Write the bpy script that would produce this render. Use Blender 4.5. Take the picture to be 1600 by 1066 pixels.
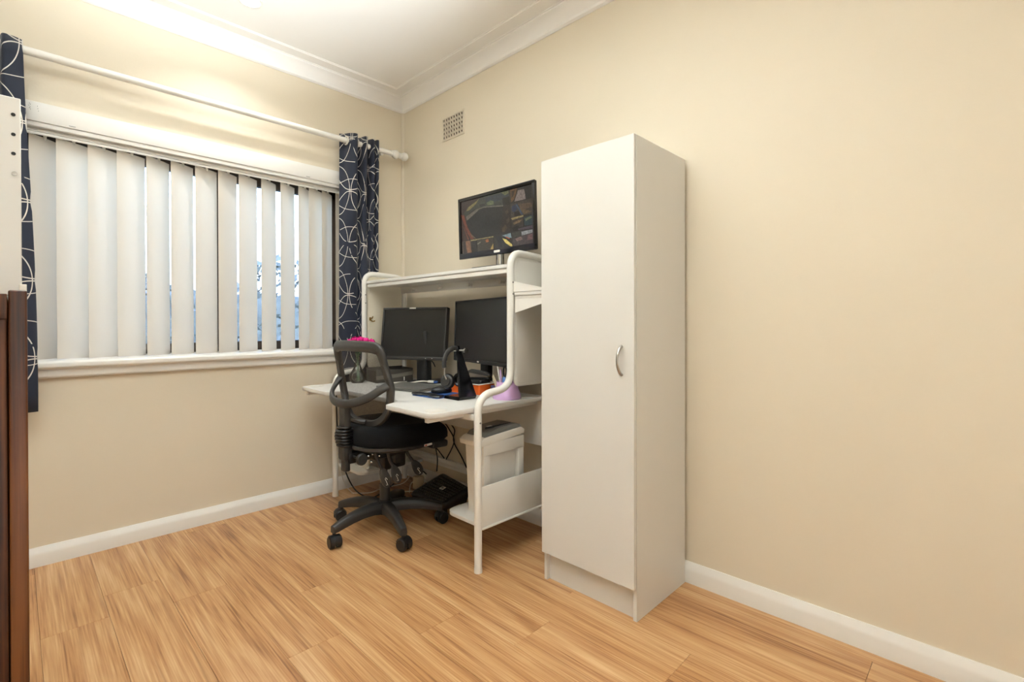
import bpy, bmesh, math, random
from mathutils import Vector, Matrix
R = math.radians
random.seed(7)
for o in list(bpy.data.objects): bpy.data.objects.remove(o)
SC = bpy.context.scene
COL = SC.collection

# ------------------------------------------------------------------ camera, world, exposure
cam = bpy.data.cameras.new('camera'); camo = bpy.data.objects.new('camera', cam); COL.objects.link(camo)
YAW, PIT, ROL, F, CY = R(45.4618), R(-.2816), R(-.1096), 765.85, 509.85
fw = Vector((math.sin(YAW)*math.cos(PIT), math.cos(YAW)*math.cos(PIT), math.sin(PIT)))
rt = Vector((math.cos(YAW), -math.sin(YAW), 0)); up = rt.cross(fw)
rt2 = rt*math.cos(ROL)+up*math.sin(ROL); up2 = -rt*math.sin(ROL)+up*math.cos(ROL)
M = Matrix((rt2, up2, -fw)).transposed().to_4x4(); M.translation = (-2.0271, -3.1208, 1.1043)
camo.matrix_world = M
cam.sensor_width = 36; cam.lens = F/1600*36; cam.shift_y = (CY-533)/1600; cam.clip_start = .02
SC.camera = camo
SC.view_settings.view_transform = 'Standard'; SC.view_settings.look = 'None'
SC.view_settings.gamma = 1; SC.view_settings.use_curve_mapping = False
SC.view_settings.exposure = .68
w = bpy.data.worlds.new('world'); SC.world = w; w.use_nodes = True
nt = w.node_tree; bg = nt.nodes['Background']
sky = nt.nodes.new('ShaderNodeTexSky'); sky.sky_type = 'NISHITA'; sky.sun_disc = False
sky.sun_elevation = R(48); sky.sun_rotation = R(200); sky.dust_density = .6; sky.ozone_density = 2.0
nt.links.new(sky.outputs[0], bg.inputs[0]); bg.inputs[1].default_value = 1.35

def area(name, loc, power, size, color, direction=(0, 0, -1), shape='DISK', size_y=None, spread=math.pi):
    l = bpy.data.lights.new(name, 'AREA'); l.energy = power; l.shape = shape; l.size = size
    if size_y: l.size_y = size_y
    l.color = color; l.spread = spread
    o = bpy.data.objects.new(name, l); COL.objects.link(o); o.location = loc
    o.rotation_euler = Vector(direction).to_track_quat('-Z', 'Y').to_euler()
    return o
ZC = 2.745
LAMP = (.95, .985, 1.0)
LIGHTS = [(-1.18, -.432), (-1.18, -2.27), (-1.18, -4.1)]
for (x, y), e in zip(LIGHTS, (3.0, 1.2, 1.6)): area('downlight_lamp', (x, y, ZC-.012), e, .08, LAMP, spread=R(125))
area('rear_fill', (-1.9, -4.42, 1.4), 9, 1.2, (.88, .96, 1), (.0, 1, .05), 'RECTANGLE', 2.2)  # added soft fill at the closed south end, no doorway there
area('bounce_fill', (-2.05, -3.25, 1.45), 45, .25, (.87, .96, 1), (.29, 1.27, 1.42), spread=R(63))  # added fill to lift the ceiling, standing in for a bounced flash

# ------------------------------------------------------------------ materials
MATS = {}
def lin(c):
    return tuple(((v/255)/12.92 if v/255 <= .04045 else ((v/255+.055)/1.055)**2.4) for v in c)+(1,)
def mat(name, rgb, rough=.5, metal=0, bump=0, bscale=60, var=0, vscale=8, spec=.5, emit=None, alpha=None, sheen=0):
    m = bpy.data.materials.new(name); m.use_nodes = True; MATS[name] = m
    n = m.node_tree.nodes; L = m.node_tree.links; b = n['Principled BSDF']
    c = lin(rgb); b.inputs['Base Color'].default_value = c
    b.inputs['Roughness'].default_value = rough; b.inputs['Metallic'].default_value = metal
    b.inputs['Specular IOR Level'].default_value = spec
    tc = n.new('ShaderNodeTexCoord')
    if var:
        nz = n.new('ShaderNodeTexNoise'); nz.inputs['Scale'].default_value = vscale; nz.inputs['Detail'].default_value = 4
        L.new(tc.outputs['Object'], nz.inputs['Vector'])
        mx = n.new('ShaderNodeMix'); mx.data_type = 'RGBA'
        mx.inputs[6].default_value = tuple(v*(1-var) for v in c[:3])+(1,)
        mx.inputs[7].default_value = tuple(min(1, v*(1+var)) for v in c[:3])+(1,)
        L.new(nz.outputs['Fac'], mx.inputs[0]); L.new(mx.outputs[2], b.inputs['Base Color'])
    if bump:
        nz = n.new('ShaderNodeTexNoise'); nz.inputs['Scale'].default_value = bscale; nz.inputs['Detail'].default_value = 3
        L.new(tc.outputs['Object'], nz.inputs['Vector'])
        bp = n.new('ShaderNodeBump'); bp.inputs['Strength'].default_value = bump; bp.inputs['Distance'].default_value = .01
        L.new(nz.outputs['Fac'], bp.inputs['Height']); L.new(bp.outputs[0], b.inputs['Normal'])
    if emit:
        b.inputs['Emission Color'].default_value = c; b.inputs['Emission Strength'].default_value = emit
    if sheen: b.inputs['Sheen Weight'].default_value = sheen
    return m
mat('wall_paint', (224, 212, 190), .55, bump=.03, bscale=90, var=.012, vscale=2)
mat('ceiling_paint', (246, 243, 239), .7, var=.01, vscale=2)
mat('gloss_trim', (236, 233, 226), .35, var=.012, vscale=5)
mat('white_laminate', (217, 214, 207), .38, var=.012, vscale=3)
mat('white_metal', (230, 227, 219), .32, var=.01)
mat('cream_panel', (231, 222, 200), .5, var=.01)
mat('white_plastic', (232, 227, 217), .4, var=.01)
mat('grey_plastic', (118, 116, 110), .4, var=.05)
mat('dark_plastic', (42, 41, 40), .42, bump=.05, bscale=300, var=.08)
mat('black_plastic', (22, 22, 23), .38, var=.08)
mat('gloss_black', (13, 13, 15), .16)
mat('screen_off', (24, 24, 23), .34, var=.04)
mat('bezel_navy', (26, 28, 38), .12)
mat('frame_grey', (55, 53, 50), .42, bump=.05, bscale=250, var=.06)
mat('black_fabric', (13, 13, 14), .9, bump=.25, bscale=500, var=.25, vscale=40, spec=.2, sheen=.04)
mat('black_leather', (19, 19, 20), .3, spec=.6)
mat('rib_rubber', (52, 49, 45), .3, spec=.7)
mat('chrome', (196, 196, 194), .22, metal=1)
mat('brushed_steel', (176, 172, 164), .33, metal=1)
mat('brass', (150, 120, 66), .35, metal=1)
mat('laptop_grey', (128, 126, 120), .38, metal=.55, var=.03)
mat('orange_card', (240, 104, 22), .42, var=.05)
mat('lilac', (207, 168, 211), .4, var=.02)
mat('blue_rubber', (42, 84, 150), .6, var=.1, vscale=30)
mat('blue_plastic', (88, 130, 196), .4)
mat('navy_card', (60, 62, 104), .6)
mat('cable_black', (18, 18, 18), .5)
mat('cable_white', (222, 214, 200), .45)
mat('pink_petal', (240, 20, 140), .6, var=.3, vscale=90)
mat('green_stem', (60, 96, 50), .6, var=.2)
mat('dark_timber', (66, 52, 42), .5, var=.2, vscale=20)
mat('vent_shade', (74, 60, 38), .9, var=.1)
mat('hole_dark', (36, 34, 32), .9)
mat('label_white', (240, 236, 226), .4)
mat('smoke_grey', (66, 62, 56), .3, var=.1)
mat('smoke_band', (112, 106, 96), .3, var=.05)
mat('paper', (244, 241, 234), .7)
mat('tag_red', (196, 90, 60), .6)
mat('beige_wire', (196, 180, 152), .5)
mat('render_wall', (226, 222, 214), .8, bump=.4, bscale=30, var=.06, vscale=6)
mat('grass', (92, 106, 62), .9, bump=.5, bscale=40, var=.4, vscale=14)
mat('leaf', (92, 100, 104), .7, var=.5, vscale=12)
mat('paving', (190, 186, 178), .8, var=.1)
mat('lamp_diffuser', (255, 250, 240), .4, emit=14)
mat('wood_joint', (138, 94, 54), .7)

def glass():
    m = bpy.data.materials.new('clear_glass'); m.use_nodes = True; n = m.node_tree.nodes; L = m.node_tree.links
    n.remove(n['Principled BSDF'])
    t = n.new('ShaderNodeBsdfTransparent'); t.inputs[0].default_value = (.96, .975, .97, 1)
    g = n.new('ShaderNodeBsdfGlossy'); g.inputs['Roughness'].default_value = .02
    fr = n.new('ShaderNodeFresnel'); fr.inputs[0].default_value = 1.45
    mx = n.new('ShaderNodeMixShader'); L.new(fr.outputs[0], mx.inputs[0]); L.new(t.outputs[0], mx.inputs[1]); L.new(g.outputs[0], mx.inputs[2])
    L.new(mx.outputs[0], n['Material Output'].inputs[0]); MATS['clear_glass'] = m
glass()
def mesh_fabric():
    m = bpy.data.materials.new('chair_mesh'); m.use_nodes = True; n = m.node_tree.nodes; L = m.node_tree.links
    b = n['Principled BSDF']; b.inputs['Base Color'].default_value = lin((66, 60, 52)); b.inputs['Roughness'].default_value = .8
    t = n.new('ShaderNodeBsdfTransparent')
    tc = n.new('ShaderNodeTexCoord'); nz = n.new('ShaderNodeTexNoise'); nz.inputs['Scale'].default_value = 260; nz.inputs['Detail'].default_value = 1
    L.new(tc.outputs['Object'], nz.inputs['Vector'])
    mr = n.new('ShaderNodeMapRange'); mr.inputs[1].default_value = .3; mr.inputs[2].default_value = .7; mr.inputs[3].default_value = .36; mr.inputs[4].default_value = .56
    L.new(nz.outputs['Fac'], mr.inputs[0])
    mx = n.new('ShaderNodeMixShader'); L.new(mr.outputs[0], mx.inputs[0]); L.new(t.outputs[0], mx.inputs[1]); L.new(b.outputs[0], mx.inputs[2])
    L.new(mx.outputs[0], n['Material Output'].inputs[0]); MATS['chair_mesh'] = m
mesh_fabric()
def slat_fabric():
    m = bpy.data.materials.new('blind_fabric'); m.use_nodes = True; n = m.node_tree.nodes; L = m.node_tree.links
    b = n['Principled BSDF']; b.inputs['Base Color'].default_value = lin((246, 239, 228)); b.inputs['Roughness'].default_value = .75
    t = n.new('ShaderNodeBsdfTranslucent'); t.inputs[0].default_value = lin((246, 239, 228))
    mx = n.new('ShaderNodeMixShader'); mx.inputs[0].default_value = .58
    L.new(b.outputs[0], mx.inputs[1]); L.new(t.outputs[0], mx.inputs[2]); L.new(mx.outputs[0], n['Material Output'].inputs[0])
    tc = n.new('ShaderNodeTexCoord'); wv = n.new('ShaderNodeTexNoise'); wv.inputs['Scale'].default_value = 400
    L.new(tc.outputs['Object'], wv.inputs['Vector']); bp = n.new('ShaderNodeBump'); bp.inputs['Strength'].default_value = .06; bp.inputs['Distance'].default_value = .002
    L.new(wv.outputs['Fac'], bp.inputs['Height']); L.new(bp.outputs[0], b.inputs['Normal'])
    MATS['blind_fabric'] = m
slat_fabric()
def math_node(n, L, op, a, b=None, c=None):
    x = n.new('ShaderNodeMath'); x.operation = op
    for i, v in enumerate((a, b, c)):
        if v is None: continue
        if isinstance(v, (int, float)): x.inputs[i].default_value = v
        else: L.new(v, x.inputs[i])
    return x.outputs[0]
def curtain_fabric():
    m = bpy.data.materials.new('navy_curtain'); m.use_nodes = True; n = m.node_tree.nodes; L = m.node_tree.links
    b = n['Principled BSDF']; b.inputs['Roughness'].default_value = .75; b.inputs['Sheen Weight'].default_value = .2
    uv = n.new('ShaderNodeUVMap'); sp = n.new('ShaderNodeSeparateXYZ'); L.new(uv.outputs[0], sp.inputs[0])
    def rings(cx, cy, rx, ry, ox, oy, wd):
        # elongated loops on a repeat of cx by cy metres of cloth; the loops overlap their neighbours
        u = math_node(n, L, 'DIVIDE', math_node(n, L, 'ADD', sp.outputs[0], ox), cx)
        v = math_node(n, L, 'DIVIDE', math_node(n, L, 'ADD', sp.outputs[1], oy), cy)
        out = None
        for du in (0,):
            fu = math_node(n, L, 'MULTIPLY', math_node(n, L, 'SUBTRACT', math_node(n, L, 'FRACT', u), .5), cx/rx)
            fv = math_node(n, L, 'MULTIPLY', math_node(n, L, 'SUBTRACT', math_node(n, L, 'FRACT', v), .5), cy/ry)
            d = math_node(n, L, 'SQRT', math_node(n, L, 'ADD', math_node(n, L, 'MULTIPLY', fu, fu), math_node(n, L, 'MULTIPLY', fv, fv)))
            e = math_node(n, L, 'ABSOLUTE', math_node(n, L, 'SUBTRACT', d, 1))
            out = math_node(n, L, 'LESS_THAN', e, wd)
        return out
    masks = [rings(.24, .34, .115, .165, 0, 0, .015), rings(.24, .34, .115, .165, .12, .17, .015),
             rings(.40, .31, .16, .10, .06, .04, .018)]
    t = masks[0]
    for k in masks[1:]: t = math_node(n, L, 'MAXIMUM', t, k)
    # break the lines up here and there as the print does
    nz = n.new('ShaderNodeTexNoise'); nz.inputs['Scale'].default_value = 9; L.new(uv.outputs[0], nz.inputs['Vector'])
    keep = math_node(n, L, 'GREATER_THAN', nz.outputs['Fac'], .40)
    t = math_node(n, L, 'MULTIPLY', t, keep)
    mx = n.new('ShaderNodeMix'); mx.data_type = 'RGBA'; mx.inputs[6].default_value = lin((18, 27, 46)); mx.inputs[7].default_value = lin((214, 208, 198))
    L.new(t, mx.inputs[0]); L.new(mx.outputs[2], b.inputs['Base Color']); MATS['navy_curtain'] = m
curtain_fabric()
def wood(name, stops, scale, rough, axis=1, per_object=True, streak=.5):
    m = bpy.data.materials.new(name); m.use_nodes = True; n = m.node_tree.nodes; L = m.node_tree.links
    b = n['Principled BSDF']; b.inputs['Roughness'].default_value = rough; b.inputs['Specular IOR Level'].default_value = .45
    geo = n.new('ShaderNodeTexCoord'); oi = n.new('ShaderNodeObjectInfo')
    add = n.new('ShaderNodeVectorMath'); add.operation = 'ADD'
    ml = n.new('ShaderNodeMath'); ml.operation = 'MULTIPLY'; ml.inputs[1].default_value = 37.0
    L.new(oi.outputs['Random'], ml.inputs[0]); cb = n.new('ShaderNodeCombineXYZ')
    for i in range(3): L.new(ml.outputs[0], cb.inputs[i])
    L.new(geo.outputs['Object'], add.inputs[0]); L.new(cb.outputs[0], add.inputs[1])
    def mapped(s):
        mp = n.new('ShaderNodeMapping'); mp.inputs['Scale'].default_value = s; L.new(add.outputs[0], mp.inputs[0]); return mp.outputs[0]
    s = [scale]*3; s[axis] = scale*.075
    big = n.new('ShaderNodeTexNoise'); big.inputs['Scale'].default_value = 1; big.inputs['Detail'].default_value = 5; big.inputs['Distortion'].default_value = 1.6
    L.new(mapped(s), big.inputs['Vector'])
    s2 = [scale*17]*3; s2[axis] = scale*.30
    fine = n.new('ShaderNodeTexNoise'); fine.inputs['Scale'].default_value = 1; fine.inputs['Detail'].default_value = 3
    L.new(mapped(s2), fine.inputs['Vector'])
    s3 = [scale*2.6]*3; s3[axis] = scale*.07
    st = n.new('ShaderNodeTexNoise'); st.inputs['Scale'].default_value = 1; st.inputs['Detail'].default_value = 2; st.inputs['Distortion'].default_value = .8
    L.new(mapped(s3), st.inputs['Vector'])
    f = math_node(n, L, 'ADD', math_node(n, L, 'MULTIPLY', big.outputs['Fac'], .52), math_node(n, L, 'MULTIPLY', fine.outputs['Fac'], .48))
    shift = math_node(n, L, 'MULTIPLY', math_node(n, L, 'SUBTRACT', oi.outputs['Random'], .5), .05)
    f = math_node(n, L, 'ADD', f, shift)
    cr = n.new('ShaderNodeValToRGB'); L.new(f, cr.inputs[0]); e = cr.color_ramp.elements
    e[0].position = stops[0][0]; e[0].color = lin(stops[0][1]); e[1].position = stops[-1][0]; e[1].color = lin(stops[-1][1])
    for p, c in stops[1:-1]:
        q = e.new(p); q.color = lin(c)
    dk = n.new('ShaderNodeMapRange'); dk.inputs[1].default_value = .62; dk.inputs[2].default_value = .74; dk.inputs[3].default_value = 0; dk.inputs[4].default_value = streak
    L.new(st.outputs['Fac'], dk.inputs[0])
    mx = n.new('ShaderNodeMix'); mx.data_type = 'RGBA'; L.new(dk.outputs[0], mx.inputs[0]); L.new(cr.outputs[0], mx.inputs[6]); mx.inputs[7].default_value = lin(stops[0][1])
    L.new(mx.outputs[2], b.inputs['Base Color'])
    bp = n.new('ShaderNodeBump'); bp.inputs['Strength'].default_value = .08; bp.inputs['Distance'].default_value = .003
    L.new(fine.outputs['Fac'], bp.inputs['Height']); L.new(bp.outputs[0], b.inputs['Normal'])
    MATS[name] = m
wood('blackbutt', [(.33, (128, 83, 46)), (.43, (170, 122, 77)), (.53, (189, 145, 98)), (.66, (208, 170, 126))], 11, .36, streak=.6)
wood('walnut', [(.38, (30, 11, 2)), (.47, (66, 31, 8)), (.55, (88, 45, 14)), (.66, (114, 66, 28))], 12, .38, axis=2, streak=.3)

# ------------------------------------------------------------------ mesh helpers
class MB:
    def __init__(s): s.bm = bmesh.new()
    def _merge(s, tmp, mtx=None):
        if mtx is not None: bmesh.ops.transform(tmp, matrix=mtx, verts=tmp.verts)
        me = bpy.data.meshes.new('tmp'); tmp.to_mesh(me); tmp.free(); s.bm.from_mesh(me); bpy.data.meshes.remove(me); return s
    def box(s, a, b, bev=0, seg=2, mtx=None):
        t = bmesh.new(); bmesh.ops.create_cube(t, size=1)
        a, b = Vector(a), Vector(b); c = (a+b)/2; d = b-a
        for v in t.verts: v.co = Vector((v.co.x*abs(d.x), v.co.y*abs(d.y), v.co.z*abs(d.z)))+c
        if bev:
            bev = min(bev, .49*min(abs(d.x), abs(d.y), abs(d.z)))
            bmesh.ops.bevel(t, geom=t.edges[:], offset=bev, segments=seg, affect='EDGES', profile=.5)
        return s._merge(t, mtx)
    def tube(s, pts, r, n=10, closed=False, ry=None, cap=True, upv=None, radii=None):
        t = bmesh.new(); pts = [Vector(p) for p in pts]; N = len(pts); rings = []
        prev = None
        for i, p in enumerate(pts):
            if closed: d = pts[(i+1) % N]-pts[i-1]
            else: d = pts[min(i+1, N-1)]-pts[max(i-1, 0)]
            d.normalize()
            if upv is not None: x = Vector(upv).cross(d)
            elif prev is None: x = d.orthogonal()
            else: x = prev-d*prev.dot(d)
            if x.length < 1e-6: x = d.orthogonal()
            x.normalize(); prev = x; y = d.cross(x)
            rr = radii[i] if radii else r; rb = (ry if ry else r)*(rr/r)
            rings.append([t.verts.new(p+x*rr*math.cos(2*math.pi*k/n)+y*rb*math.sin(2*math.pi*k/n)) for k in range(n)])
        for i in range(N if closed else N-1):
            A, B = rings[i], rings[(i+1) % N]
            for k in range(n): t.faces.new((A[k], A[(k+1) % n], B[(k+1) % n], B[k]))
        if not closed and cap:
            t.faces.new(rings[0][::-1]); t.faces.new(rings[-1])
        return s._merge(t)
    def lathe(s, prof, c=(0, 0, 0), n=24, axis='z', mtx=None, cap=True):
        t = bmesh.new(); rings = []
        for r, z in prof:
            rings.append([t.verts.new((r*math.cos(2*math.pi*k/n), r*math.sin(2*math.pi*k/n), z)) for k in range(n)])
        for A, B in zip(rings, rings[1:]):
            for k in range(n): t.faces.new((A[k], A[(k+1) % n], B[(k+1) % n], B[k]))
        if cap: t.faces.new(rings[0][::-1]); t.faces.new(rings[-1])
        bmesh.ops.remove_doubles(t, verts=t.verts, dist=1e-6)
        m = Matrix.Identity(4)
        if axis == 'x': m = Matrix.Rotation(R(90), 4, 'Y')
        if axis == 'y': m = Matrix.Rotation(R(-90), 4, 'X')
        m = Matrix.Translation(c) @ m
        return s._merge(t, (mtx @ m) if mtx is not None else m)
    def prism(s, poly, lo, hi, plane='xy', bev=0, mtx=None):
        t = bmesh.new()
        def P(a, b, h):
            return {'xy': (a, b, h), 'xz': (a, h, b), 'yz': (h, a, b)}[plane]
        A = [t.verts.new(P(a, b, lo)) for a, b in poly]; B = [t.verts.new(P(a, b, hi)) for a, b in poly]
        N = len(poly); t.faces.new(A[::-1]); top = t.faces.new(B)
        for i in range(N): t.faces.new((A[i], A[(i+1) % N], B[(i+1) % N], B[i]))
        bmesh.ops.recalc_face_normals(t, faces=t.faces)
        if bev:
            es = [e for e in t.edges if (e.verts[0] in A) == (e.verts[1] in A)]
            bmesh.ops.bevel(t, geom=es, offset=bev, segments=2, affect='EDGES', profile=.5)
        return s._merge(t, mtx)
    def quad(s, p):
        vs = [s.bm.verts.new(q) for q in p]; s.bm.faces.new(vs); return s
    def sphere(s, c, r, sc=(1, 1, 1), n=16):
        t = bmesh.new(); bmesh.ops.create_uvsphere(t, u_segments=n, v_segments=max(6, n//2), radius=r)
        for v in t.verts: v.co = Vector((v.co.x*sc[0], v.co.y*sc[1], v.co.z*sc[2]))+Vector(c)
        return s._merge(t)
def rounded(pts, r, n=5):
    out = []; N = len(pts)
    rs = r if isinstance(r, (list, tuple)) else [r]*N
    for i, p in enumerate(pts):
        p = Vector(p); a = Vector(pts[i-1]); b = Vector(pts[(i+1) % N]); q = rs[i]
        if q <= 0: out.append(tuple(p)); continue
        da = (a-p).normalized(); db = (b-p).normalized(); ang = da.angle(db); t = q/math.tan(ang/2)
        t = min(t, .49*(a-p).length, .49*(b-p).length)
        s0 = p+da*t; s1 = p+db*t
        for k in range(n+1):
            u = k/n; out.append(tuple((1-u)**2*s0+2*u*(1-u)*p+u*u*s1))
    return out
def fillet(pts, r, n=6):
    """open polyline with rounded bends"""
    out = [tuple(pts[0])]
    for i in range(1, len(pts)-1):
        p = Vector(pts[i]); a = Vector(pts[i-1]); b = Vector(pts[i+1]); q = r[i] if isinstance(r, (list, tuple)) else r
        da = (a-p); db = (b-p); t = min(q, .49*da.length, .49*db.length)
        s0 = p+da.normalized()*t; s1 = p+db.normalized()*t
        for k in range(n+1):
            u = k/n; out.append(tuple((1-u)**2*s0+2*u*(1-u)*p+u*u*s1))
    out.append(tuple(pts[-1])); return out
def smooth_path(pts, n=6, closed=False):
    pts = [Vector(p) for p in pts]; N = len(pts); out = []
    rng = range(N) if closed else range(N-1)
    for i in rng:
        if closed: a, b, c, d = pts[i-1], pts[i], pts[(i+1) % N], pts[(i+2) % N]
        else: a, b, c, d = pts[max(i-1, 0)], pts[i], pts[i+1], pts[min(i+2, N-1)]
        for k in range(n):
            t = k/n
            out.append(.5*((2*b)+(c-a)*t+(2*a-5*b+4*c-d)*t*t+(3*b-a-3*c+d)*t**3))
    if not closed: out.append(pts[-1])
    return out
WM = {}
def obj(name, mb, m, parent=None, local=False, sharp=38, label=None):
    bm = mb.bm if isinstance(mb, MB) else mb
    bmesh.ops.recalc_face_normals(bm, faces=bm.faces)
    if parent is not None and not local:
        bmesh.ops.transform(bm, matrix=WM[parent.name].inverted(), verts=bm.verts)
    lim = R(sharp)
    for f in bm.faces: f.smooth = True
    for e in bm.edges:
        if len(e.link_faces) == 2 and e.calc_face_angle(0) > lim: e.smooth = False
    me = bpy.data.meshes.new(name); bm.to_mesh(me); bm.free()
    if m: me.materials.append(MATS[m])
    o = bpy.data.objects.new(name, me); COL.objects.link(o)
    if parent is not None:
        o.parent = parent; WM[o.name] = WM[parent.name]
    else: WM[o.name] = Matrix.Identity(4)
    if label: o['label'] = label
    return o
def thing(name, label, cat, loc=(0, 0, 0), rz=0, group=None):
    o = bpy.data.objects.new(name, None); COL.objects.link(o); o.location = loc; o.rotation_euler = (0, 0, rz)
    o.empty_display_size = .05
    o['label'] = label; o['category'] = cat
    if group: o['group'] = group
    WM[o.name] = Matrix.Translation(loc) @ Matrix.Rotation(rz, 4, 'Z')
    return o
def tag(o, label, cat, group=None):
    o['label'] = label; o['category'] = cat
    if group: o['group'] = group
    return o
def struct(name, mb, m, parent=None, label=None, sharp=38):
    o = obj(name, mb, m, parent, sharp=sharp)
    if parent is None: o['kind'] = 'structure'
    if label: o['label'] = label
    return o
def sempty(name, loc, label=None):
    o = bpy.data.objects.new(name, None); COL.objects.link(o); o.location = loc; o['kind'] = 'structure'
    if label: o['label'] = label
    WM[o.name] = Matrix.Translation(loc); return o
def box(a, b, bev=0, seg=2, mtx=None): return MB().box(a, b, bev, seg, mtx)
def text_bm(body, size, depth=.0004):
    cu = bpy.data.curves.new('txt', 'FONT'); cu.body = body; cu.size = size; cu.extrude = depth; cu.align_x = 'CENTER'; cu.align_y = 'CENTER'; cu.resolution_u = 3
    t = bpy.data.objects.new('txt', cu); COL.objects.link(t)
    bpy.context.view_layer.update()
    me = bpy.data.meshes.new_from_object(t.evaluated_get(bpy.context.evaluated_depsgraph_get()))
    mb = MB(); mb.bm.from_mesh(me); bpy.data.meshes.remove(me); bpy.data.objects.remove(t); bpy.data.curves.remove(cu)
    return mb

# ------------------------------------------------------------------ room shell
XW, YS, T = -2.62, -4.5, .22
WX0, WX1, WZ0, WZ1 = -1.990, -.44, .93, 2.035
wn = MB()
wn.box((XW-T, 0, -.05), (WX0, T, 2.95)); wn.box((WX1, 0, -.05), (T, T, 2.95))
wn.box((WX0, 0, -.05), (WX1, T, WZ0)); wn.box((WX0, 0, WZ1), (WX1, T, 2.95))
struct('wall_north', wn, 'wall_paint', label='cream painted wall holding the window')
struct('wall_east', box((0, YS-T, -.05), (T, 0, 2.95)), 'wall_paint', label='cream painted wall behind the white cabinet and desk')
struct('wall_west', box((XW-T, YS-T, -.05), (XW, 0, 2.95)), 'wall_paint', label='cream painted wall on the left')
struct('wall_south', box((XW, YS-T, -.05), (0, YS, 2.95)), 'wall_paint', label='cream painted wall behind the camera')
struct('ceiling', box((XW, YS, ZC), (0, 0, ZC+.2)), 'ceiling_paint', label='flat white ceiling')
# floor with single planks
fl = struct('floor', box((XW, YS, -.06), (0, 0, -.0125)), 'wood_joint', label='blackbutt timber plank floor')
SEAM, PW, PL = -.448, .19, 1.38
ends = {-1.778: -.545, -1.588: -.80, -1.398: -.77+.69, -1.208: -1.09, -1.018: -1.665, -.828: -1.947, -.638: -2.40}
k0 = int(math.floor((XW-SEAM)/PW)); x = SEAM+k0*PW
while x < 0:
    key = min(ends, key=lambda e: abs(e-x))
    e0 = ends[key] if abs(key-x) < .03 else -random.random()*PL
    y1 = e0
    while y1 < 0: y1 += PL
    while y1 > YS:
        y0 = y1-PL; a = (max(x+.0003, XW), max(y0+.0003, YS), -.0125); b = (min(x+PW-.0003, 0), min(y1-.0003, 0), 0)
        if b[1]-a[1] > .02 and b[0]-a[0] > .01:
            obj('plank', box(a, b, .0006, 1), 'blackbutt', fl)
        y1 = y0
    x += PW
# cornice: one mitred profile round the room
prof = [(0, 2.655), (.006, 2.655), (.016, 2.662), (.018, 2.674), (.012, 2.676), (.020, 2.690), (.034, 2.708), (.052, 2.721), (.070, 2.729), (.071, 2.735), (.078, 2.7355), (.079, 2.738), (.150, 2.7385), (.152, 2.742), (.160, 2.742), (.161, ZC+.001)]
cb = bmesh.new(); loops = []
for p, z in prof: loops.append([cb.verts.new(v) for v in ((XW+p, YS+p, z), (-p, YS+p, z), (-p, -p, z), (XW+p, -p, z))])
for A, B in zip(loops, loops[1:]):
    for i in range(4): cb.faces.new((A[i], A[(i+1) % 4], B[(i+1) % 4], B[i]))
mb = MB(); mb.bm.free(); mb.bm = cb
struct('trim_1', mb, 'ceiling_paint', label='white stepped plaster cornice round the ceiling', sharp=25)
# skirting boards
def skirt(name, a, b, side, label):
    pr = [(0, 0), (.021, 0), (.021, .052), (.017, .064), (.009, .078), (.006, .085), (0, .085)]
    if side == 'n': mb = MB().prism([(-d, z) for d, z in pr], a, b, 'yz')
    elif side == 'e': mb = MB().prism([(-d, z) for d, z in pr], a, b, 'xz')
    elif side == 'w': mb = MB().prism([(XW+d, z) for d, z in pr], a, b, 'xz')
    else: mb = MB().prism([(YS+d, z) for d, z in pr], a, b, 'yz')
    struct(name, mb, 'gloss_trim', label=label)
skirt('baseboard_north', XW, 0, 'n', 'white skirting under the window')
skirt('baseboard_east', YS, -.021, 'e', 'white skirting along the cabinet wall')
skirt('baseboard_west', YS, -.021, 'w', 'white skirting on the left wall')
skirt('baseboard_south', XW+.021, -.021, 's', 'white skirting behind the camera')
# corner cover strip
struct('trim_2', MB().prism(rounded([(0, 0), (-.017, 0), (-.017, -.006), (-.006, -.015), (0, -.015)], [0, .002, .004, .004, 0], 3), .085, 2.655, 'xy'), 'wall_paint', label='narrow cream cover strip in the room corner')
# window architrave and sill
ar = MB(); ar.box((WX0-.04, -.030, 2.026), (WX1+.06, .0, 2.115), .004); ar.box((WX0-.06, -.024, WZ0), (WX0, 0, 2.026), .003); ar.box((WX1, -.024, WZ0), (WX1+.06, 0, 2.026), .003)
ar.box((WX0, -.022, 2.006), (WX1, .012, 2.026), .002)
tr3 = struct('trim_3', ar, 'gloss_trim', label='white timber window architrave')
mk = MB()
for i, (dx, z) in enumerate([(0, 2.100), (.003, 2.096), (-.002, 2.090), (.002, 2.084), (0, 2.079), (.003, 2.074), (.026, 2.094), (.027, 2.083), (.029, 2.073)]):
    mk.box((-1.974+dx, -.0307, z-.002), (-1.9725+dx, -.0299, z+.0025))
for x in (-1.83, -.72): mk.box((x-.012, -.0307, 2.034), (x+.012, -.0299, 2.0365))
obj('pencil_mark', mk, 'grey_plastic', tr3)
si = MB().prism(rounded([(.14, .947), (-.045, .936), (-.052, .928), (-.052, .908), (-.036, .898), (.0, .898), (.0, .90), (.14, .90)], [0, .006, .006, .008, .004, 0, 0, 0], 3), WX0-.10, WX1+.10, 'yz')
si.prism(rounded([(0, .90), (-.026, .90), (-.026, .866), (-.020, .857), (0, .857)], [0, 0, .004, .004, 0], 3), WX0-.08, WX1+.08, 'yz')
struct('trim_4', si, 'gloss_trim', label='white bullnose window sill with apron', sharp=30)

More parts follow.
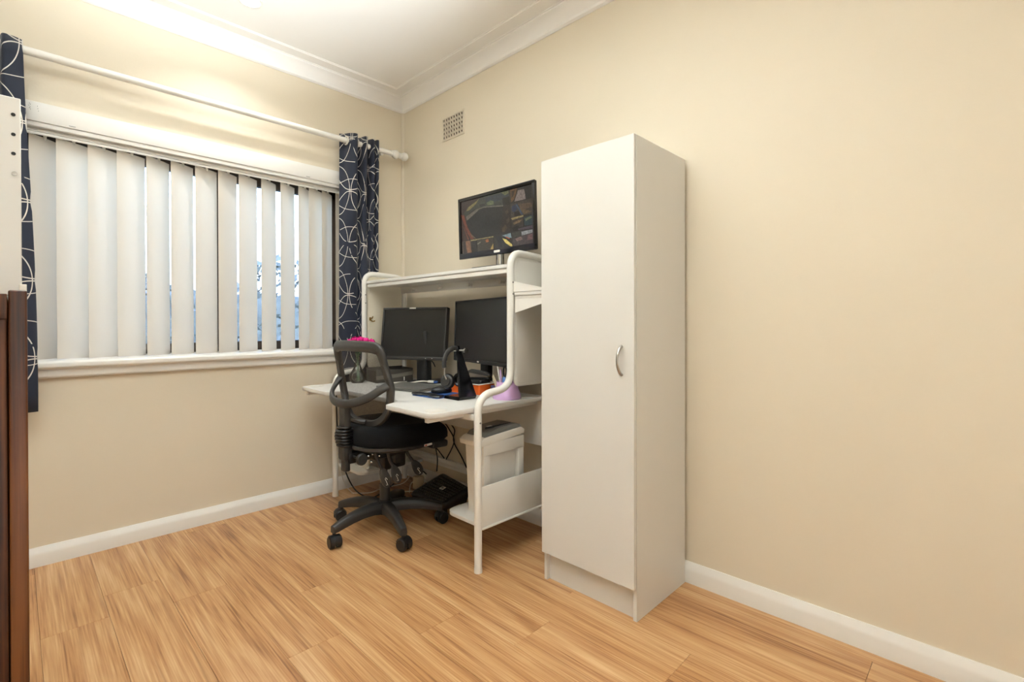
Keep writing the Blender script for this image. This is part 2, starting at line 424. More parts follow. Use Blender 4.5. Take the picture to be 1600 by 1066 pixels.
# ------------------------------------------------------------------ window
wi = sempty('window_1', (-1.2, .18, .93), 'dark timber two-light window behind the vertical blind')
YF0, YF1 = .155, .205
f = MB()
f.box((WX0, YF0, WZ0), (WX0+.05, YF1, WZ1), .003); f.box((WX1-.05, YF0, WZ0), (WX1, YF1, WZ1), .003)
f.box((WX0, YF0, 1.965), (WX1, YF1, WZ1), .003); f.box((WX0, YF0, WZ0), (WX1, YF1, 1.0), .003)
obj('window_frame', f, 'dark_timber', wi)
obj('mullion', box((-1.215, YF0-.005, 1.0), (-1.165, YF1, 1.965), .003), 'dark_timber', wi)
obj('window_pane', box((WX0+.05, .178, 1.0), (-1.215, .182, 1.965)), 'clear_glass', wi)
obj('window_pane', box((-1.165, .178, 1.0), (WX1-.05, .182, 1.965)), 'clear_glass', wi)
obj('outer_sill', box((WX0-.03, .21, .93), (WX1+.03, .30, .975), .004), 'render_wall', wi)

# outdoors, seen in the slits between the slats
struct('ground', box((-9, T, -.35), (9, 12, -.25)), 'grass', label='lawn outside the window')
gw = tag(obj('garden_wall', box((-7, 3.6, -.25), (7, 3.8, 2.42), .01), 'render_wall'), 'pale rendered wall standing outside beyond the window', 'wall')
rng = random.Random(3)
lf = bmesh.new()
for k in range(9000):
    x = rng.uniform(-4.2, 3.4); h = 1.75+.22*math.sin(x*2.1)+.12*math.sin(x*5.3+1)
    y = rng.uniform(2.75, 3.45); z = rng.uniform(-.25, h)
    c = Vector((x, y, z)); n = Vector((rng.gauss(0, 1), rng.gauss(0, 1), rng.gauss(0, 1))).normalized(); a = n.orthogonal().normalized(); b = n.cross(a); s = rng.uniform(.03, .065)
    lf.faces.new([lf.verts.new(c+a*s), lf.verts.new(c+b*s*.5), lf.verts.new(c-a*s), lf.verts.new(c-b*s*.5)])
mb = MB(); mb.bm.free(); mb.bm = lf
hg = thing('hedge', 'grey green hedge outside in front of the pale wall', 'hedge', (-.4, 3.1, -.25))
ho = obj('foliage', mb, 'leaf', hg); ho['kind'] = 'stuff'
obj('stem_mass', box((-4.2, 3.0, -.25), (3.4, 3.3, 1.45), .1), 'leaf', hg)

# ------------------------------------------------------------------ ceiling downlights
for i, (x, y) in enumerate(LIGHTS):
    lab = ['round recessed downlight in the ceiling by the window', 'round recessed downlight in mid ceiling', 'round recessed downlight at the far end of the ceiling'][i]
    t = thing('downlight', lab, 'light', (x, y, ZC), 0, 'ceiling downlights')
    obj('trim_ring', MB().lathe([(.046, 0), (.046, -.006), (.056, -.007), (.058, 0)], (x, y, ZC), 32, cap=False), 'gloss_trim', t)
    obj('diffuser', MB().lathe([(0.0001, -.003), (.046, -.003), (.046, 0)], (x, y, ZC), 32), 'lamp_diffuser', t)

# ------------------------------------------------------------------ air vent
vt = thing('air_vent', 'cream grille vent of small square holes high on the wall', 'vent', (0, -.59, 2.40))
VY0, VY1, VZ0, VZ1 = -.695, -.484, 2.331, 2.473
g = MB(); nc, nr = 8, 5; ph = (VY1-VY0)/nc; pv = (VZ1-VZ0)/nr
g.box((-.006, VY0-.008, VZ0-.008), (0, VY0+.006, VZ1+.008)); g.box((-.006, VY1-.006, VZ0-.008), (0, VY1+.008, VZ1+.008))
g.box((-.006, VY0, VZ0-.008), (0, VY1, VZ0+.006)); g.box((-.006, VY0, VZ1-.006), (0, VY1, VZ1+.008))
for i in range(1, nc): g.box((-.006, VY0+i*ph-.006, VZ0), (-.0015, VY0+i*ph+.006, VZ1))
for j in range(1, nr): g.box((-.006, VY0, VZ0+j*pv-.006), (-.0015, VY1, VZ0+j*pv+.006))
obj('grille', g, 'wall_paint', vt)
obj('vent_hole_shade', box((-.0014, VY0, VZ0), (-.0002, VY1, VZ1)), 'vent_shade', vt)  # dark sheet put in for the shade inside the vent holes

# ------------------------------------------------------------------ vertical blind
vb = thing('vertical_blind', 'cream vertical blind of turned slats across the window', 'blind', (-1.2, .03, 2.0))
obj('headrail', box((WX0+.005, .005, 1.990), (WX1-.005, .05, 2.006), .002), 'white_metal', vb)
obj('track_lip', box((WX0+.005, .000, 1.975), (WX1-.005, .004, 1.9865), .001), 'white_metal', vb)
edges = [(-1.976, -1.876), (-1.885, -1.766), (-1.772, -1.657), (-1.662, -1.547), (-1.542, -1.442), (-1.436, -1.333), (-1.324, -1.218), (-1.212, -1.116), (-1.106, -1.007), (-.983, -.899), (-.872, -.787), (-.763, -.69), (-.696, -.605), (-.611, -.544), (-.518, -.462)]
SW = .140
for xl, xr in edges:
    s = (xl+.06+2.027)/3.14; a = xr-xl; th = R(38)
    for _ in range(30):       # turn of the slat that gives the seen width
        fv = SW*math.cos(th)-s*SW*math.sin(th)-a; th -= -fv/(SW*math.sin(th)+s*SW*math.cos(th)+1e-6)*.6
        th = min(max(th, R(12)), R(52))
    dirv = Vector((math.cos(th), math.sin(th), 0)); nv = Vector((-dirv.y, dirv.x, 0))
    t = bmesh.new(); cols = []
    for k in range(9):
        u = k/8; bow = .006*(1-(2*u-1)**2)
        p = Vector((xl, .014, 0))+dirv*(SW*u)-nv*bow
        cols.append((p+nv*.0005, p-nv*.0005))
    zs = [.942, .985, .987, 1.97, 1.9795]
    grid = []
    for zi, z in enumerate(zs):
        off = .0006 if zi < 2 else 0
        grid.append([[t.verts.new(q[0].to_tuple()[:2]+(z,)) for q in cols], [t.verts.new((q[1]-nv*off).to_tuple()[:2]+(z,)) for q in cols]])
    for j in range(len(zs)-1):
        for sd in (0, 1):
            A, B = grid[j][sd], grid[j+1][sd]
            for k in range(8): t.faces.new((A[k], A[k+1], B[k+1], B[k]))
        for k in (0, 8): t.faces.new((grid[j][0][k], grid[j][1][k], grid[j+1][1][k], grid[j+1][0][k]))
    for j in (0, len(zs)-1):
        for k in range(8): t.faces.new((grid[j][0][k], grid[j][0][k+1], grid[j][1][k+1], grid[j][1][k]))
    mb = MB(); mb.bm.free(); mb.bm = t
    sl = obj('slat', mb, 'blind_fabric', vb)
    c = Vector((xl, .014, 0))+dirv*SW*.5-nv*.006
    obj('hanger', MB().box((c.x-.006, c.y-.003, 1.968), (c.x+.006, c.y+.003, 1.992), .002), 'white_plastic', sl)

# ------------------------------------------------------------------ curtains and rod
rd = thing('curtain_rod', 'white curtain rod with ball finials above the window', 'curtain rod', (-1.2, -.10, 2.30))
obj('rod', MB().tube([(-2.5, -.10, 2.304), (-.172, -.10, 2.304)], .0175, 16), 'gloss_trim', rd)
for sg, x0, nm in ((1, -.172, 'finial'), (-1, -2.5, 'finial')):
    obj(nm, MB().lathe([(.0001, 0), (.020, .0), (.021, .012), (.018, .016), (.026, .026), (.031, .040), (.029, .054), (.020, .064), (.013, .068), (.019, .074), (.020, .084), (.013, .090), (.012, .094), (.024, .100), (.030, .114), (.027, .130), (.014, .141), (.0001, .143)], (x0, -.10, 2.304), 24, 'x', mtx=None if sg > 0 else Matrix.Translation((2*x0, 0, 0)) @ Matrix.Scale(-1, 4, (1, 0, 0))), 'gloss_trim', rd)
for x in (-.235, -2.43):
    b = MB().lathe([(.0001, 0), (.030, 0), (.030, .008), (.018, .016), (.012, .03), (.012, .085)], (x, -.0005, 2.289), 20, 'y', mtx=Matrix.Translation((0, 0, 0)) @ Matrix.Scale(-1, 4, (0, 1, 0)))
    b.tube([(x, -.08, 2.289), (x, -.10, 2.282)], .012, 10)
    obj('wall_bracket', b, 'gloss_trim', rd)
def curtain(name, label, ctrl_top, ctrl_bot, zt, zb, nsub=10, press=1.0):
    t = thing(name, label, 'curtain', (ctrl_top[0][0], -.12, zb))
    top = smooth_path([(x, y, 0) for x, y in ctrl_top], nsub); bot = smooth_path([(x, y, 0) for x, y in ctrl_bot], nsub)
    bm = bmesh.new(); uvl = bm.loops.layers.uv.new('UVMap'); NZ = 22; rows = []; us = [0]
    for i in range(1, len(top)): us.append(us[-1]+max((top[i]-top[i-1]).length, 1e-4))
    for j in range(NZ+1):
        v = j/NZ; z = zt+(zb-zt)*v; row = []
        for i, (a, b) in enumerate(zip(top, bot)):
            q_ = min(1, v/press); p = a.lerp(b, q_*q_*(3-2*q_)); q = Vector((p.x+.004*math.sin(v*5+i*.2), p.y+.005*math.sin(v*7+i*.13), z))
            row.append(bm.verts.new(q))
        rows.append(row)
    for j in range(NZ):
        for i in range(len(top)-1):
            f = bm.faces.new((rows[j][i], rows[j][i+1], rows[j+1][i+1], rows[j+1][i]))
            for lp, (a, b) in zip(f.loops, ((j, i), (j, i+1), (j+1, i+1), (j+1, i))):
                lp[uvl].uv = (us[b]*1.0+.03, 3-(zt+(zb-zt)*a/NZ))
    mb = MB(); mb.bm.free(); mb.bm = bm
    c = obj('cloth', mb, 'navy_curtain', t, sharp=180)
    md = c.modifiers.new('thickness', 'SOLIDIFY'); md.thickness = .0025; md.offset = 0
    return t
A = .05
def folds(xs, amp, y0=-.12):
    return [(x, y0+(amp if i % 2 else -amp)) for i, x in enumerate(xs)]
ct = curtain('curtain', 'navy patterned curtain on the right, hanging behind the desk frame', [(-0.527, -0.061), (-0.507, -0.082), (-0.487, -0.123), (-0.457, -0.146), (-0.434, -0.139), (-0.424, -0.082), (-0.414, -0.057), (-0.4, -0.074), (-0.39, -0.131), (-0.372, -0.141), (-0.358, -0.123), (-0.352, -0.07), (-0.342, -0.061), (-0.332, -0.123), (-0.318, -0.138), (-0.31, -0.07), (-0.298, -0.078), (-0.292, -0.131), (-0.278, -0.135)], [(-0.534, -0.0598), (-0.513, -0.0666), (-0.488, -0.0801), (-0.453, -0.0876), (-0.422, -0.0855), (-0.41, -0.0666), (-0.4, -0.0585), (-0.386, -0.0639), (-0.376, -0.0828), (-0.356, -0.086), (-0.34, -0.0801), (-0.334, -0.0625), (-0.324, -0.0598), (-0.312, -0.0801), (-0.296, -0.0849), (-0.288, -0.0625), (-0.278, -0.0652), (-0.272, -0.0828), (-0.258, -0.0841)], 2.352, .70, 5, .5)
for x, y in ((-.498, -.10), (-.423, -.10), (-.361, -.10), (-.316, -.10)):
    obj('eyelet', MB().lathe([(.022, -.004), (.030, -.003), (.030, .003), (.022, .004), (.022, -.004)], (x, y, 2.304), 20, 'x', cap=False), 'white_plastic', ct)
ct = curtain('curtain', 'navy patterned curtain on the left beside the wooden chest', [(-2.30, -0.068), (-2.27, -0.133), (-2.22, -0.137), (-2.20, -0.068), (-2.18, -0.068), (-2.16, -0.133), (-2.10, -0.140), (-2.085, -0.076), (-2.070, -0.076), (-2.058, -0.133), (-2.035, -0.143), (-2.008, -0.138), (-1.992, -0.129)], [(-2.34, -0.068), (-2.28, -0.129), (-2.22, -0.133), (-2.20, -0.068), (-2.18, -0.068), (-2.15, -0.129), (-2.09, -0.135), (-2.070, -0.076), (-2.055, -0.076), (-2.040, -0.129), (-2.010, -0.136), (-1.970, -0.133), (-1.950, -0.125)], 2.335, .722, 5)
for x in (-2.285, -2.192, -2.112, -2.046):
    obj('eyelet', MB().lathe([(.022, -.004), (.030, -.003), (.030, .003), (.022, .004), (.022, -.004)], (x, -.10, 2.304), 20, 'x', cap=False), 'white_plastic', ct)

# ------------------------------------------------------------------ wardrobe
cb = thing('tall_cabinet', 'tall narrow white cabinet with one door and a steel bow handle', 'cabinet', (-.22, -1.958, 0))
y0, y1 = -2.1828, -1.7330; xb, xf = -.0235, -.4195
c = MB()
c.box((xf, y0, 0), (xb, y0+.016, 1.80), .0008, 1); c.box((xf, y1-.016, 0), (xb, y1, 1.80), .0008, 1)
c.box((xf, y0+.016, 1.784), (xb, y1-.016, 1.80)); c.box((xf, y0+.016, .115), (xb, y1-.016, .131)); c.box((xb-.006, y0+.016, .115), (xb, y1-.016, 1.784))
obj('carcass', c, 'white_laminate', cb)
obj('plinth', box((-.402, y0+.016, .0), (-.388, y1-.016, .115)), 'white_laminate', cb)
for z in (.55, .97, 1.38): obj('shelf', box((-.40, y0+.017, z), (-.03, y1-.017, z+.016)), 'white_laminate', cb)
dr = obj('door', box((-.4370, y0+.001, .123), (-.4213, y1-.0005, 1.80), .0008, 1), 'white_laminate', cb)
hp = smooth_path([(-.437, -2.129, 1.019), (-.448, -2.129, 1.012), (-.463, -2.129, .990), (-.467, -2.129, .966), (-.463, -2.129, .942), (-.448, -2.129, .920), (-.437, -2.129, .913)], 5)
rad = [.0045+.0025*abs(2*i/(len(hp)-1)-1)**1.5 for i in range(len(hp))]
obj('door_handle', MB().tube(hp, .0055, 10, radii=rad), 'brushed_steel', dr, label='satin steel bow handle')

# ------------------------------------------------------------------ desk
dk = thing('computer_desk', 'white computer desk with tubular side frames and a raised top shelf', 'desk', (-.45, -.80, 0))
YR, YL = -1.488, -.109
def frame(y, hook=False):
    path = fillet([(-.585, y, 0), (-.585, y, .785), (-.378, y, .803), (-.378, y, 1.445), (-.068, y, 1.432), (-.068, y, 0)], [0, .085, .085, .075, .075, 0], 7)
    fr = obj('side_frame', MB().tube(path, .0175, 14), 'white_metal', dk)
    for xx in (-.585, -.068): obj('foot_cap', MB().lathe([(.0186, 0), (.0186, .018)], (xx, y, 0), 14), 'white_plastic', fr)
    for bx, bz in ((-.586, .665), (-.378, 1.30), (-.378, 1.245)):
        obj('bolt', MB().lathe([(.0001, 0), (.0042, 0), (.0042, .002), (.0001, .002)], (bx, y-.0188, bz), 10, 'y'), 'grey_plastic', fr)
    return fr
frame(YR); frame(YL)
def side_panel(y, m, x0, x1):
    poly = rounded([(x0, .803), (x1, .803), (x1, 1.425), (x0, 1.425)], .042, 6)
    p = MB().prism(poly, y-.004, y+.004, 'xz', .0015)
    pn = obj('side_panel', p, m, dk)
    inn = [(a*.90+(x0+x1)/2*.10, (z-1.114)*.955+1.114) for a, z in poly]
    q = MB().tube([(a, y-.0035, z) for a, z in inn], .0022, 6, closed=True)
    obj('embossed_rim', q, m, pn)
    return pn
side_panel(YR, 'white_metal', -.357, -.088)
lp = side_panel(YL, 'cream_panel', -.357, -.088)
hk = MB(); hk.box((-.345, YL-.010, 1.128), (-.331, YL-.004, 1.150), .002); hk.tube(smooth_path([(-.338, YL-.008, 1.146), (-.338, YL-.030, 1.142), (-.334, YL-.034, 1.156)], 4), .004, 8); hk.tube(smooth_path([(-.338, YL-.008, 1.132), (-.332, YL-.028, 1.122), (-.318, YL-.034, 1.126)], 4), .004, 8)
obj('hook', hk, 'brass', lp, label='small brass double hook')
# desktop with recess
top = rounded([(-.095, -.138), (-.095, -1.464), (-.822, -1.464), (-.822, -1.108), (-.712, -1.055), (-.712, -.545), (-.822, -.492), (-.822, -.138)], [.012, .012, .055, .025, .04, .04, .025, .055], 6)
obj('desktop', MB().prism(top, .708, .7300, 'xy', .003), 'white_laminate', dk)
obj('cup_holder', MB().lathe([(.0001, .697), (.040, .697), (.044, .708), (.044, .7305), (.048, .7312), (.048, .7322), (.040, .7332), (.0001, .7334)], (-.752, -1.405, 0), 32), 'white_plastic', dk)
obj('cup_holder', MB().lathe([(.0001, .697), (.040, .697), (.044, .708), (.044, .7305), (.048, .7312), (.048, .7322), (.040, .7332), (.0001, .7334)], (-.752, -.198, 0), 32), 'white_plastic', dk)
obj('cable_outlet', MB().lathe([(.0001, .7301), (.044, .7301), (.044, .7322), (.036, .7330), (.0001, .7330)], (-.165, -1.405, 0), 28), 'white_plastic', dk)
for y in (-1.40, -.2):
    obj('desktop_rail', box((-.80, y-.012, .682), (-.10, y+.012, .708), .003), 'white_metal', dk)
obj('cross_rail', box((-.60, YR+.005, .672), (-.575, YL-.005, .700), .003), 'white_metal', dk)
obj('modesty_panel', box((-.104, YR+.018, .468), (-.098, YL-.018, .708), .001), 'white_metal', dk)
# top shelf
ts = obj('top_shelf', box((-.372, YR+.016, 1.3725), (-.080, YL-.016, 1.391), .0025), 'white_laminate', dk)
obj('shelf_lip', MB().box((-.366, YR+.018, 1.348), (-.352, YL-.018, 1.3715), .003).box((-.352, YR+.018, 1.362), (-.085, YL-.018, 1.3715)), 'white_metal', dk)
rl = obj('peg_rail', box((-.104, YR+.018, 1.318), (-.098, YL-.018, 1.366), .001), 'white_metal', dk)
for y in (-.305, -.604, -.892, -1.165): obj('peg', MB().lathe([(.0001, 0), (.011, 0), (.012, .004), (.007, .012), (.007, .034), (.0001, .034)], (-.138, y, 1.337), 14, 'x'), 'white_plastic', rl)
# outer side shelf
sh = obj('side_shelf', box((-.372, YR-.21, 1.2365), (-.085, YR-.019, 1.2545), .002), 'white_laminate', dk)
obj('shelf_bracket', MB().prism(rounded([(YR-.0, 1.309), (YR-.0, 1.2545), (YR-.195, 1.2545), (YR-.197, 1.266)], [0, 0, .004, .008], 3), -.374, -.366, 'yz'), 'white_metal', sh)
obj('shelf_bracket', MB().prism([(YR-.018, 1.2355), (YR-.018, 1.156), (YR-.19, 1.196), (YR-.19, 1.2355)], -.366, -.360, 'yz').box((-.3675, YR-.20, 1.222), (-.358, YR-.019, 1.2355), .002), 'white_metal', sh)
# low shelves
low = rounded([(-.565, YR+.0035), (-.565, YR+.262), (-.11, YR+.262), (-.11, YR+.0035)], [.0, .06, .03, 0], 6)
ls = obj('low_shelf', MB().prism(low, .186, .205, 'xy', .003), 'white_laminate', dk)
obj('shelf_guard', MB().box((-.568, YR-.004, .186), (-.086, YR+.003, .374), .0015).box((-.568, YR-.012, .1835), (-.086, YR-.0045, .1925), .002), 'white_metal', ls)
low = rounded([(-.565, YL-.002), (-.565, YL-.30), (-.11, YL-.30), (-.11, YL-.002)], [.0, .06, .03, 0], 6)
ls = obj('low_shelf', MB().prism(low, .186, .205, 'xy', .003), 'white_laminate', dk)
obj('shelf_guard', MB().box((-.568, YL-.003, .186), (-.086, YL+.004, .374), .0015), 'white_metal', ls)
# wall cable duct under the desk
tag(obj('cable_duct', MB().box((-.024, -1.70, .150), (-.001, -.02, .176), .004).box((-.030, -1.70, .176), (-.001, -.02, .206), .006), 'gloss_trim'), 'white cable duct running along the wall under the desk', 'cable duct')

# ------------------------------------------------------------------ monitors
def mon_matrix(c, yaw, tilt):
    a = R(yaw); t = R(tilt)
    r = Vector((math.sin(a), -math.cos(a), 0)); n = Vector((-math.cos(a), -math.sin(a), 0))
    u = Vector((0, 0, 1))*math.cos(t)-n*math.sin(t); d = u.cross(r)   # local: x right, y up, z towards the viewer
    m = Matrix((r, u, r.cross(u))).transposed().to_4x4(); m.translation = c; return m
def box_m(mtx, a, b, bev=0): return MB().box(a, b, bev, 2, mtx)
def monitor(name, label, c, yaw, tilt, w, h, bz, bot, thick, body, screen, base_loc, column, base, topz):
    m = mon_matrix(c, yaw, tilt); t = thing(name, label, 'monitor', base_loc)
    fr = MB()
    fr.box((-w/2, -h/2, -thick), (w/2, h/2, -.010), .006, 2, m)
    fr.box((-w/2, h/2-bz, -.012), (w/2, h/2, 0), .003, 2, m); fr.box((-w/2, -h/2, -.012), (w/2, -h/2+bot, 0), .003, 2, m)
    fr.box((-w/2, -h/2+bot*.5, -.012), (-w/2+bz, h/2-bz*.5, 0), .003, 2, m); fr.box((w/2-bz, -h/2+bot*.5, -.012), (w/2, h/2-bz*.5, 0), .003, 2, m)
    obj('bezel', fr, body, t)
    s = obj('screen', box_m(m, (-w/2+bz*.8, -h/2+bot*.8, -.011), (w/2-bz*.8, h/2-bz*.8, -.006)), screen, t)
    st = MB()
    for a, b in column: st.box(a, b, .008, 3)
    obj('stand', st, 'black_plastic' if body != 'bezel_navy' else 'gloss_black', t)
    bs = MB().prism(rounded(base, .03, 6), topz, topz+.012, 'xy', .004); obj('stand_base', bs, 'black_plastic' if body != 'bezel_navy' else 'gloss_black', t)
    return t, m, s
# left monitor
w, h = .462, .335
t, m, s = monitor('monitor', 'left black monitor on the desk, angled, with a white sticker on its top edge', (-.25, -.489, 1.045), 26.2, 7.5, w, h, .013, .020, .045, 'dark_plastic', 'screen_off', (-.17, -.52, .73),
    [((-.215, -.575, .735), (-.165, -.475, 1.06))], [(-.06, -.68), (-.30, -.60), (-.26, -.42), (-.03, -.48)], .7301)
obj('sticker', box_m(m, (-.036, h/2-.010, 0), (.010, h/2-.002, .0012), .0005), 'label_white', t, label='white sticker')
for x in (.10, .145): obj('button', MB().box((x-.003, -h/2+.008, 0), (x+.003, -h/2+.011, .001), 0, 2, m), 'label_white', t)
# right monitor
w, h = .625, .352
t, m, s = monitor('monitor', 'right black monitor on the desk, partly behind the desk frame', (-.2535, -1.122, 1.064), -13.7, 1.9, w, h, .008, .020, .04, 'black_plastic', 'screen_off', (-.13, -1.09, .73),
    [((-.195, -1.125, .735), (-.15, -1.065, 1.05))], [(-.178, -1.22), (-.178, -.98), (-.045, -.96), (-.045, -1.20)], .7301)
obj('badge', box_m(m, (-.010, -h/2+.006, 0), (.010, -h/2+.014, .001)), 'label_white', t, label='small pale badge')
# upper monitor with camera views
w, h = .569, .340
t, m, s = monitor('monitor', 'black monitor on the top shelf showing several camera views', (-.25, -1.239, 1.6385), 1.3, -1.7, w, h, .019, .030, .022, 'gloss_black', 'screen_off', (-.22, -1.24, 1.391),
    [((-.225, -1.275, 1.40), (-.205, -1.225, 1.60))], [(-.32, -1.36), (-.32, -1.12), (-.15, -1.14), (-.15, -1.34)], 1.3915)
obj('bezel_strip', box_m(m, (-w/2+.004, -h/2+.002, 0), (w/2-.004, -h/2+.031, .0015), .001), 'bezel_navy', t, label='glossy lower bezel strip')
obj('badge', MB().prism(rounded([(-.022, -.006), (.022, -.006), (.022, .006), (-.022, .006)], .005, 4), .0015, .003, 'xy', mtx=m @ Matrix.Translation((.02, -h/2+.017, 0))), 'label_white', t, label='bright oval badge')
obj('stand_neck', MB().lathe([(.0001, 0), (.020, 0), (.016, .05), (.018, .085), (.0001, .085)], (-.226, -1.262, 1.402), 20), 'chrome', t, label='chrome stand neck')
pic = [
 ((72, 66, 60), [(75, 320), (945, 95), (965, 845), (90, 970)]),
 ((88, 64, 50), [(75, 320), (335, 252), (240, 330), (150, 420), (110, 480), (78, 480)]),
 ((84, 90, 80), [(110, 470), (170, 390), (270, 310), (400, 236), (690, 163), (695, 300), (600, 365), (380, 370), (250, 400), (150, 500)]),
 ((140, 132, 84), [(150, 430), (180, 380), (290, 300), (330, 262), (290, 330), (190, 420)]),
 ((66, 84, 96), [(400, 262), (500, 230), (680, 190), (690, 250), (560, 300), (420, 330)]),
 ((120, 122, 88), [(600, 195), (680, 172), (685, 205), (640, 230)]),
 ((118, 126, 96), [(420, 320), (470, 290), (510, 300), (505, 340), (430, 355)]),
 ((50, 58, 50), [(330, 345), (380, 330), (400, 352), (340, 368)]),
 ((124, 118, 108), [(145, 500), (290, 400), (390, 368), (620, 352), (622, 374), (330, 402), (160, 545)]),
 ((60, 60, 59), [(158, 550), (330, 400), (390, 380), (620, 368), (615, 702), (280, 772), (190, 680)]),
 ((34, 36, 36), [(610, 268), (690, 240), (697, 345), (616, 350)]),
 ((74, 58, 46), [(618, 362), (700, 348), (702, 692), (600, 712), (578, 650), (600, 560)]),
 ((112, 90, 62), [(600, 640), (640, 600), (660, 640), (630, 690), (605, 690)]),
 ((104, 84, 58), [(640, 440), (670, 400), (680, 450), (655, 470)]),
 ((100, 82, 60), [(650, 540), (690, 500), (692, 560), (660, 590)]),
 ((146, 88, 58), [(79, 480), (125, 478), (145, 560), (170, 640), (250, 772), (205, 785), (140, 660)]),
 ((96, 68, 56), [(79, 500), (130, 640), (195, 790), (85, 812)]),
 ((150, 96, 66), [(100, 600), (120, 640), (180, 780), (165, 782)]),
 ((132, 112, 90), [(200, 700), (280, 772), (270, 780), (215, 740)]),
 ((128, 98, 56), [(705, 163), (785, 143), (745, 290), (712, 322)]),
 ((86, 60, 40), [(720, 180), (760, 165), (735, 250), (715, 260)]),
 ((140, 128, 122), [(790, 172), (860, 158), (875, 282), (750, 312)]),
 ((64, 59, 58), [(800, 140), (944, 100), (946, 258), (876, 278), (858, 158)]),
 ((98, 86, 74), [(706, 340), (945, 275), (947, 470), (848, 482), (706, 530)]),
 ((120, 100, 78), [(790, 340), (945, 330), (945, 380), (820, 420)]),
 ((124, 104, 74), [(800, 390), (940, 440), (850, 478)]),
 ((50, 76, 112), [(718, 370), (755, 350), (780, 400), (745, 445), (718, 430)]),
 ((78, 100, 122), [(760, 345), (778, 342), (845, 475), (825, 480)]),
 ((54, 42, 44), [(742, 445), (790, 425), (820, 490), (752, 502)]),
 ((152, 140, 100), [(706, 520), (770, 500), (845, 482), (845, 500), (720, 545)]),
 ((90, 78, 64), [(712, 545), (842, 502), (846, 620), (716, 672)]),
 ((140, 118, 88), [(730, 580), (790, 545), (830, 540), (800, 575), (740, 600)]),
 ((46, 40, 38), [(716, 640), (780, 610), (805, 640), (790, 672), (720, 680)]),
 ((62, 90, 96), [(850, 512), (945, 480), (947, 606), (856, 616)]),
 ((120, 124, 100), [(860, 530), (930, 496), (935, 520), (870, 560)]),
 ((112, 94, 104), [(780, 655), (946, 612), (948, 652), (790, 672)]),
 ((94, 92, 80), [(712, 700), (815, 680), (818, 745), (716, 772)]),
 ((146, 146, 144), [(820, 690), (950, 662), (950, 702), (822, 742)]),
 ((104, 92, 92), [(716, 778), (952, 708), (958, 845), (722, 872)]),
 ((132, 104, 104), [(885, 740), (952, 715), (955, 785), (880, 802)]),
 ((142, 122, 116), [(750, 780), (815, 752), (830, 790), (770, 812)]),
 ((118, 100, 86), [(86, 812), (208, 795), (216, 952), (90, 968)]),
 ((84, 62, 60), [(100, 820), (130, 812), (150, 950), (110, 962)]),
 ((152, 118, 90), [(136, 806), (190, 797), (214, 950), (156, 960)]),
 ((80, 74, 66), [(208, 800), (282, 786), (284, 932), (218, 948)]),
 ((160, 152, 110), [(205, 790), (495, 742), (496, 758), (207, 802)]),
 ((96, 88, 72), [(286, 785), (492, 752), (494, 902), (288, 932)]),
 ((170, 120, 70), [(395, 790), (430, 772), (440, 810), (405, 820)]),
 ((140, 138, 120), [(290, 830), (330, 810), (335, 822), (295, 850)]),
 ((170, 152, 102), [(450, 915), (470, 870), (492, 830), (493, 905)]),
 ((82, 78, 76), [(498, 748), (602, 735), (718, 870), (498, 905)]),
 ((58, 60, 70), [(530, 745), (590, 738), (600, 880), (560, 895)]),
 ((192, 178, 118), [(604, 770), (650, 785), (715, 850), (716, 882), (690, 870), (635, 825)]),
 ((134, 148, 150), [(600, 735), (700, 705), (712, 765), (660, 765)]),
 ((180, 110, 70), [(640, 745), (690, 770), (688, 782), (645, 760)]),
]
pb = bmesh.new(); cl = pb.loops.layers.color.new('Col')
sw, shh = w-.030, h-.048
for i, (col, poly) in enumerate(pic):
    vs = []
    for px, py in poly:
        sx = (px-75)/875; yt = 320-225*sx; yb = 970-125*sx
        ty = (py-yt)/(yb-yt); q = (sx-.5)*sw, (.5-ty)*shh+.0055
        vs.append(pb.verts.new(m @ Vector((max(-sw/2, min(sw/2, q[0])), max(-shh/2+.0055, min(shh/2+.0055, q[1])), -.0058+i*.00002))))
    fa = pb.faces.new(vs)
    gm = sum(col)/3; col = tuple(v*.72+gm*.28 for v in col)
    for lp in fa.loops: lp[cl] = lin(col)
mt = bpy.data.materials.new('camera_views'); mt.use_nodes = True; n = mt.node_tree.nodes; L = mt.node_tree.links; MATS['camera_views'] = mt
b = n['Principled BSDF']; at = n.new('ShaderNodeVertexColor'); at.layer_name = 'Col'
nz = n.new('ShaderNodeTexNoise'); nz.inputs['Scale'].default_value = 95; nz.inputs['Detail'].default_value = 5; tc = n.new('ShaderNodeTexCoord'); L.new(tc.outputs['Object'], nz.inputs['Vector'])
mr = n.new('ShaderNodeMapRange'); mr.inputs[1].default_value = .3; mr.inputs[2].default_value = .7; mr.inputs[3].default_value = .6; mr.inputs[4].default_value = 1.4; L.new(nz.outputs['Fac'], mr.inputs[0])
mu = n.new('ShaderNodeMix'); mu.data_type = 'RGBA'; mu.blend_type = 'MULTIPLY'; mu.inputs[0].default_value = 1
L.new(at.outputs[0], mu.inputs[6]); L.new(mr.outputs[0], mu.inputs[7])
b.inputs['Base Color'].default_value = (.012, .012, .012, 1); b.inputs['Roughness'].default_value = .22
L.new(mu.outputs[2], b.inputs['Emission Color']); b.inputs['Emission Strength'].default_value = 1.9
mb = MB(); mb.bm.free(); mb.bm = pb
bmesh.ops.triangulate(mb.bm, faces=mb.bm.faces)
obj('camera_view', mb, 'camera_views', t, label='lit picture of tiled camera views')

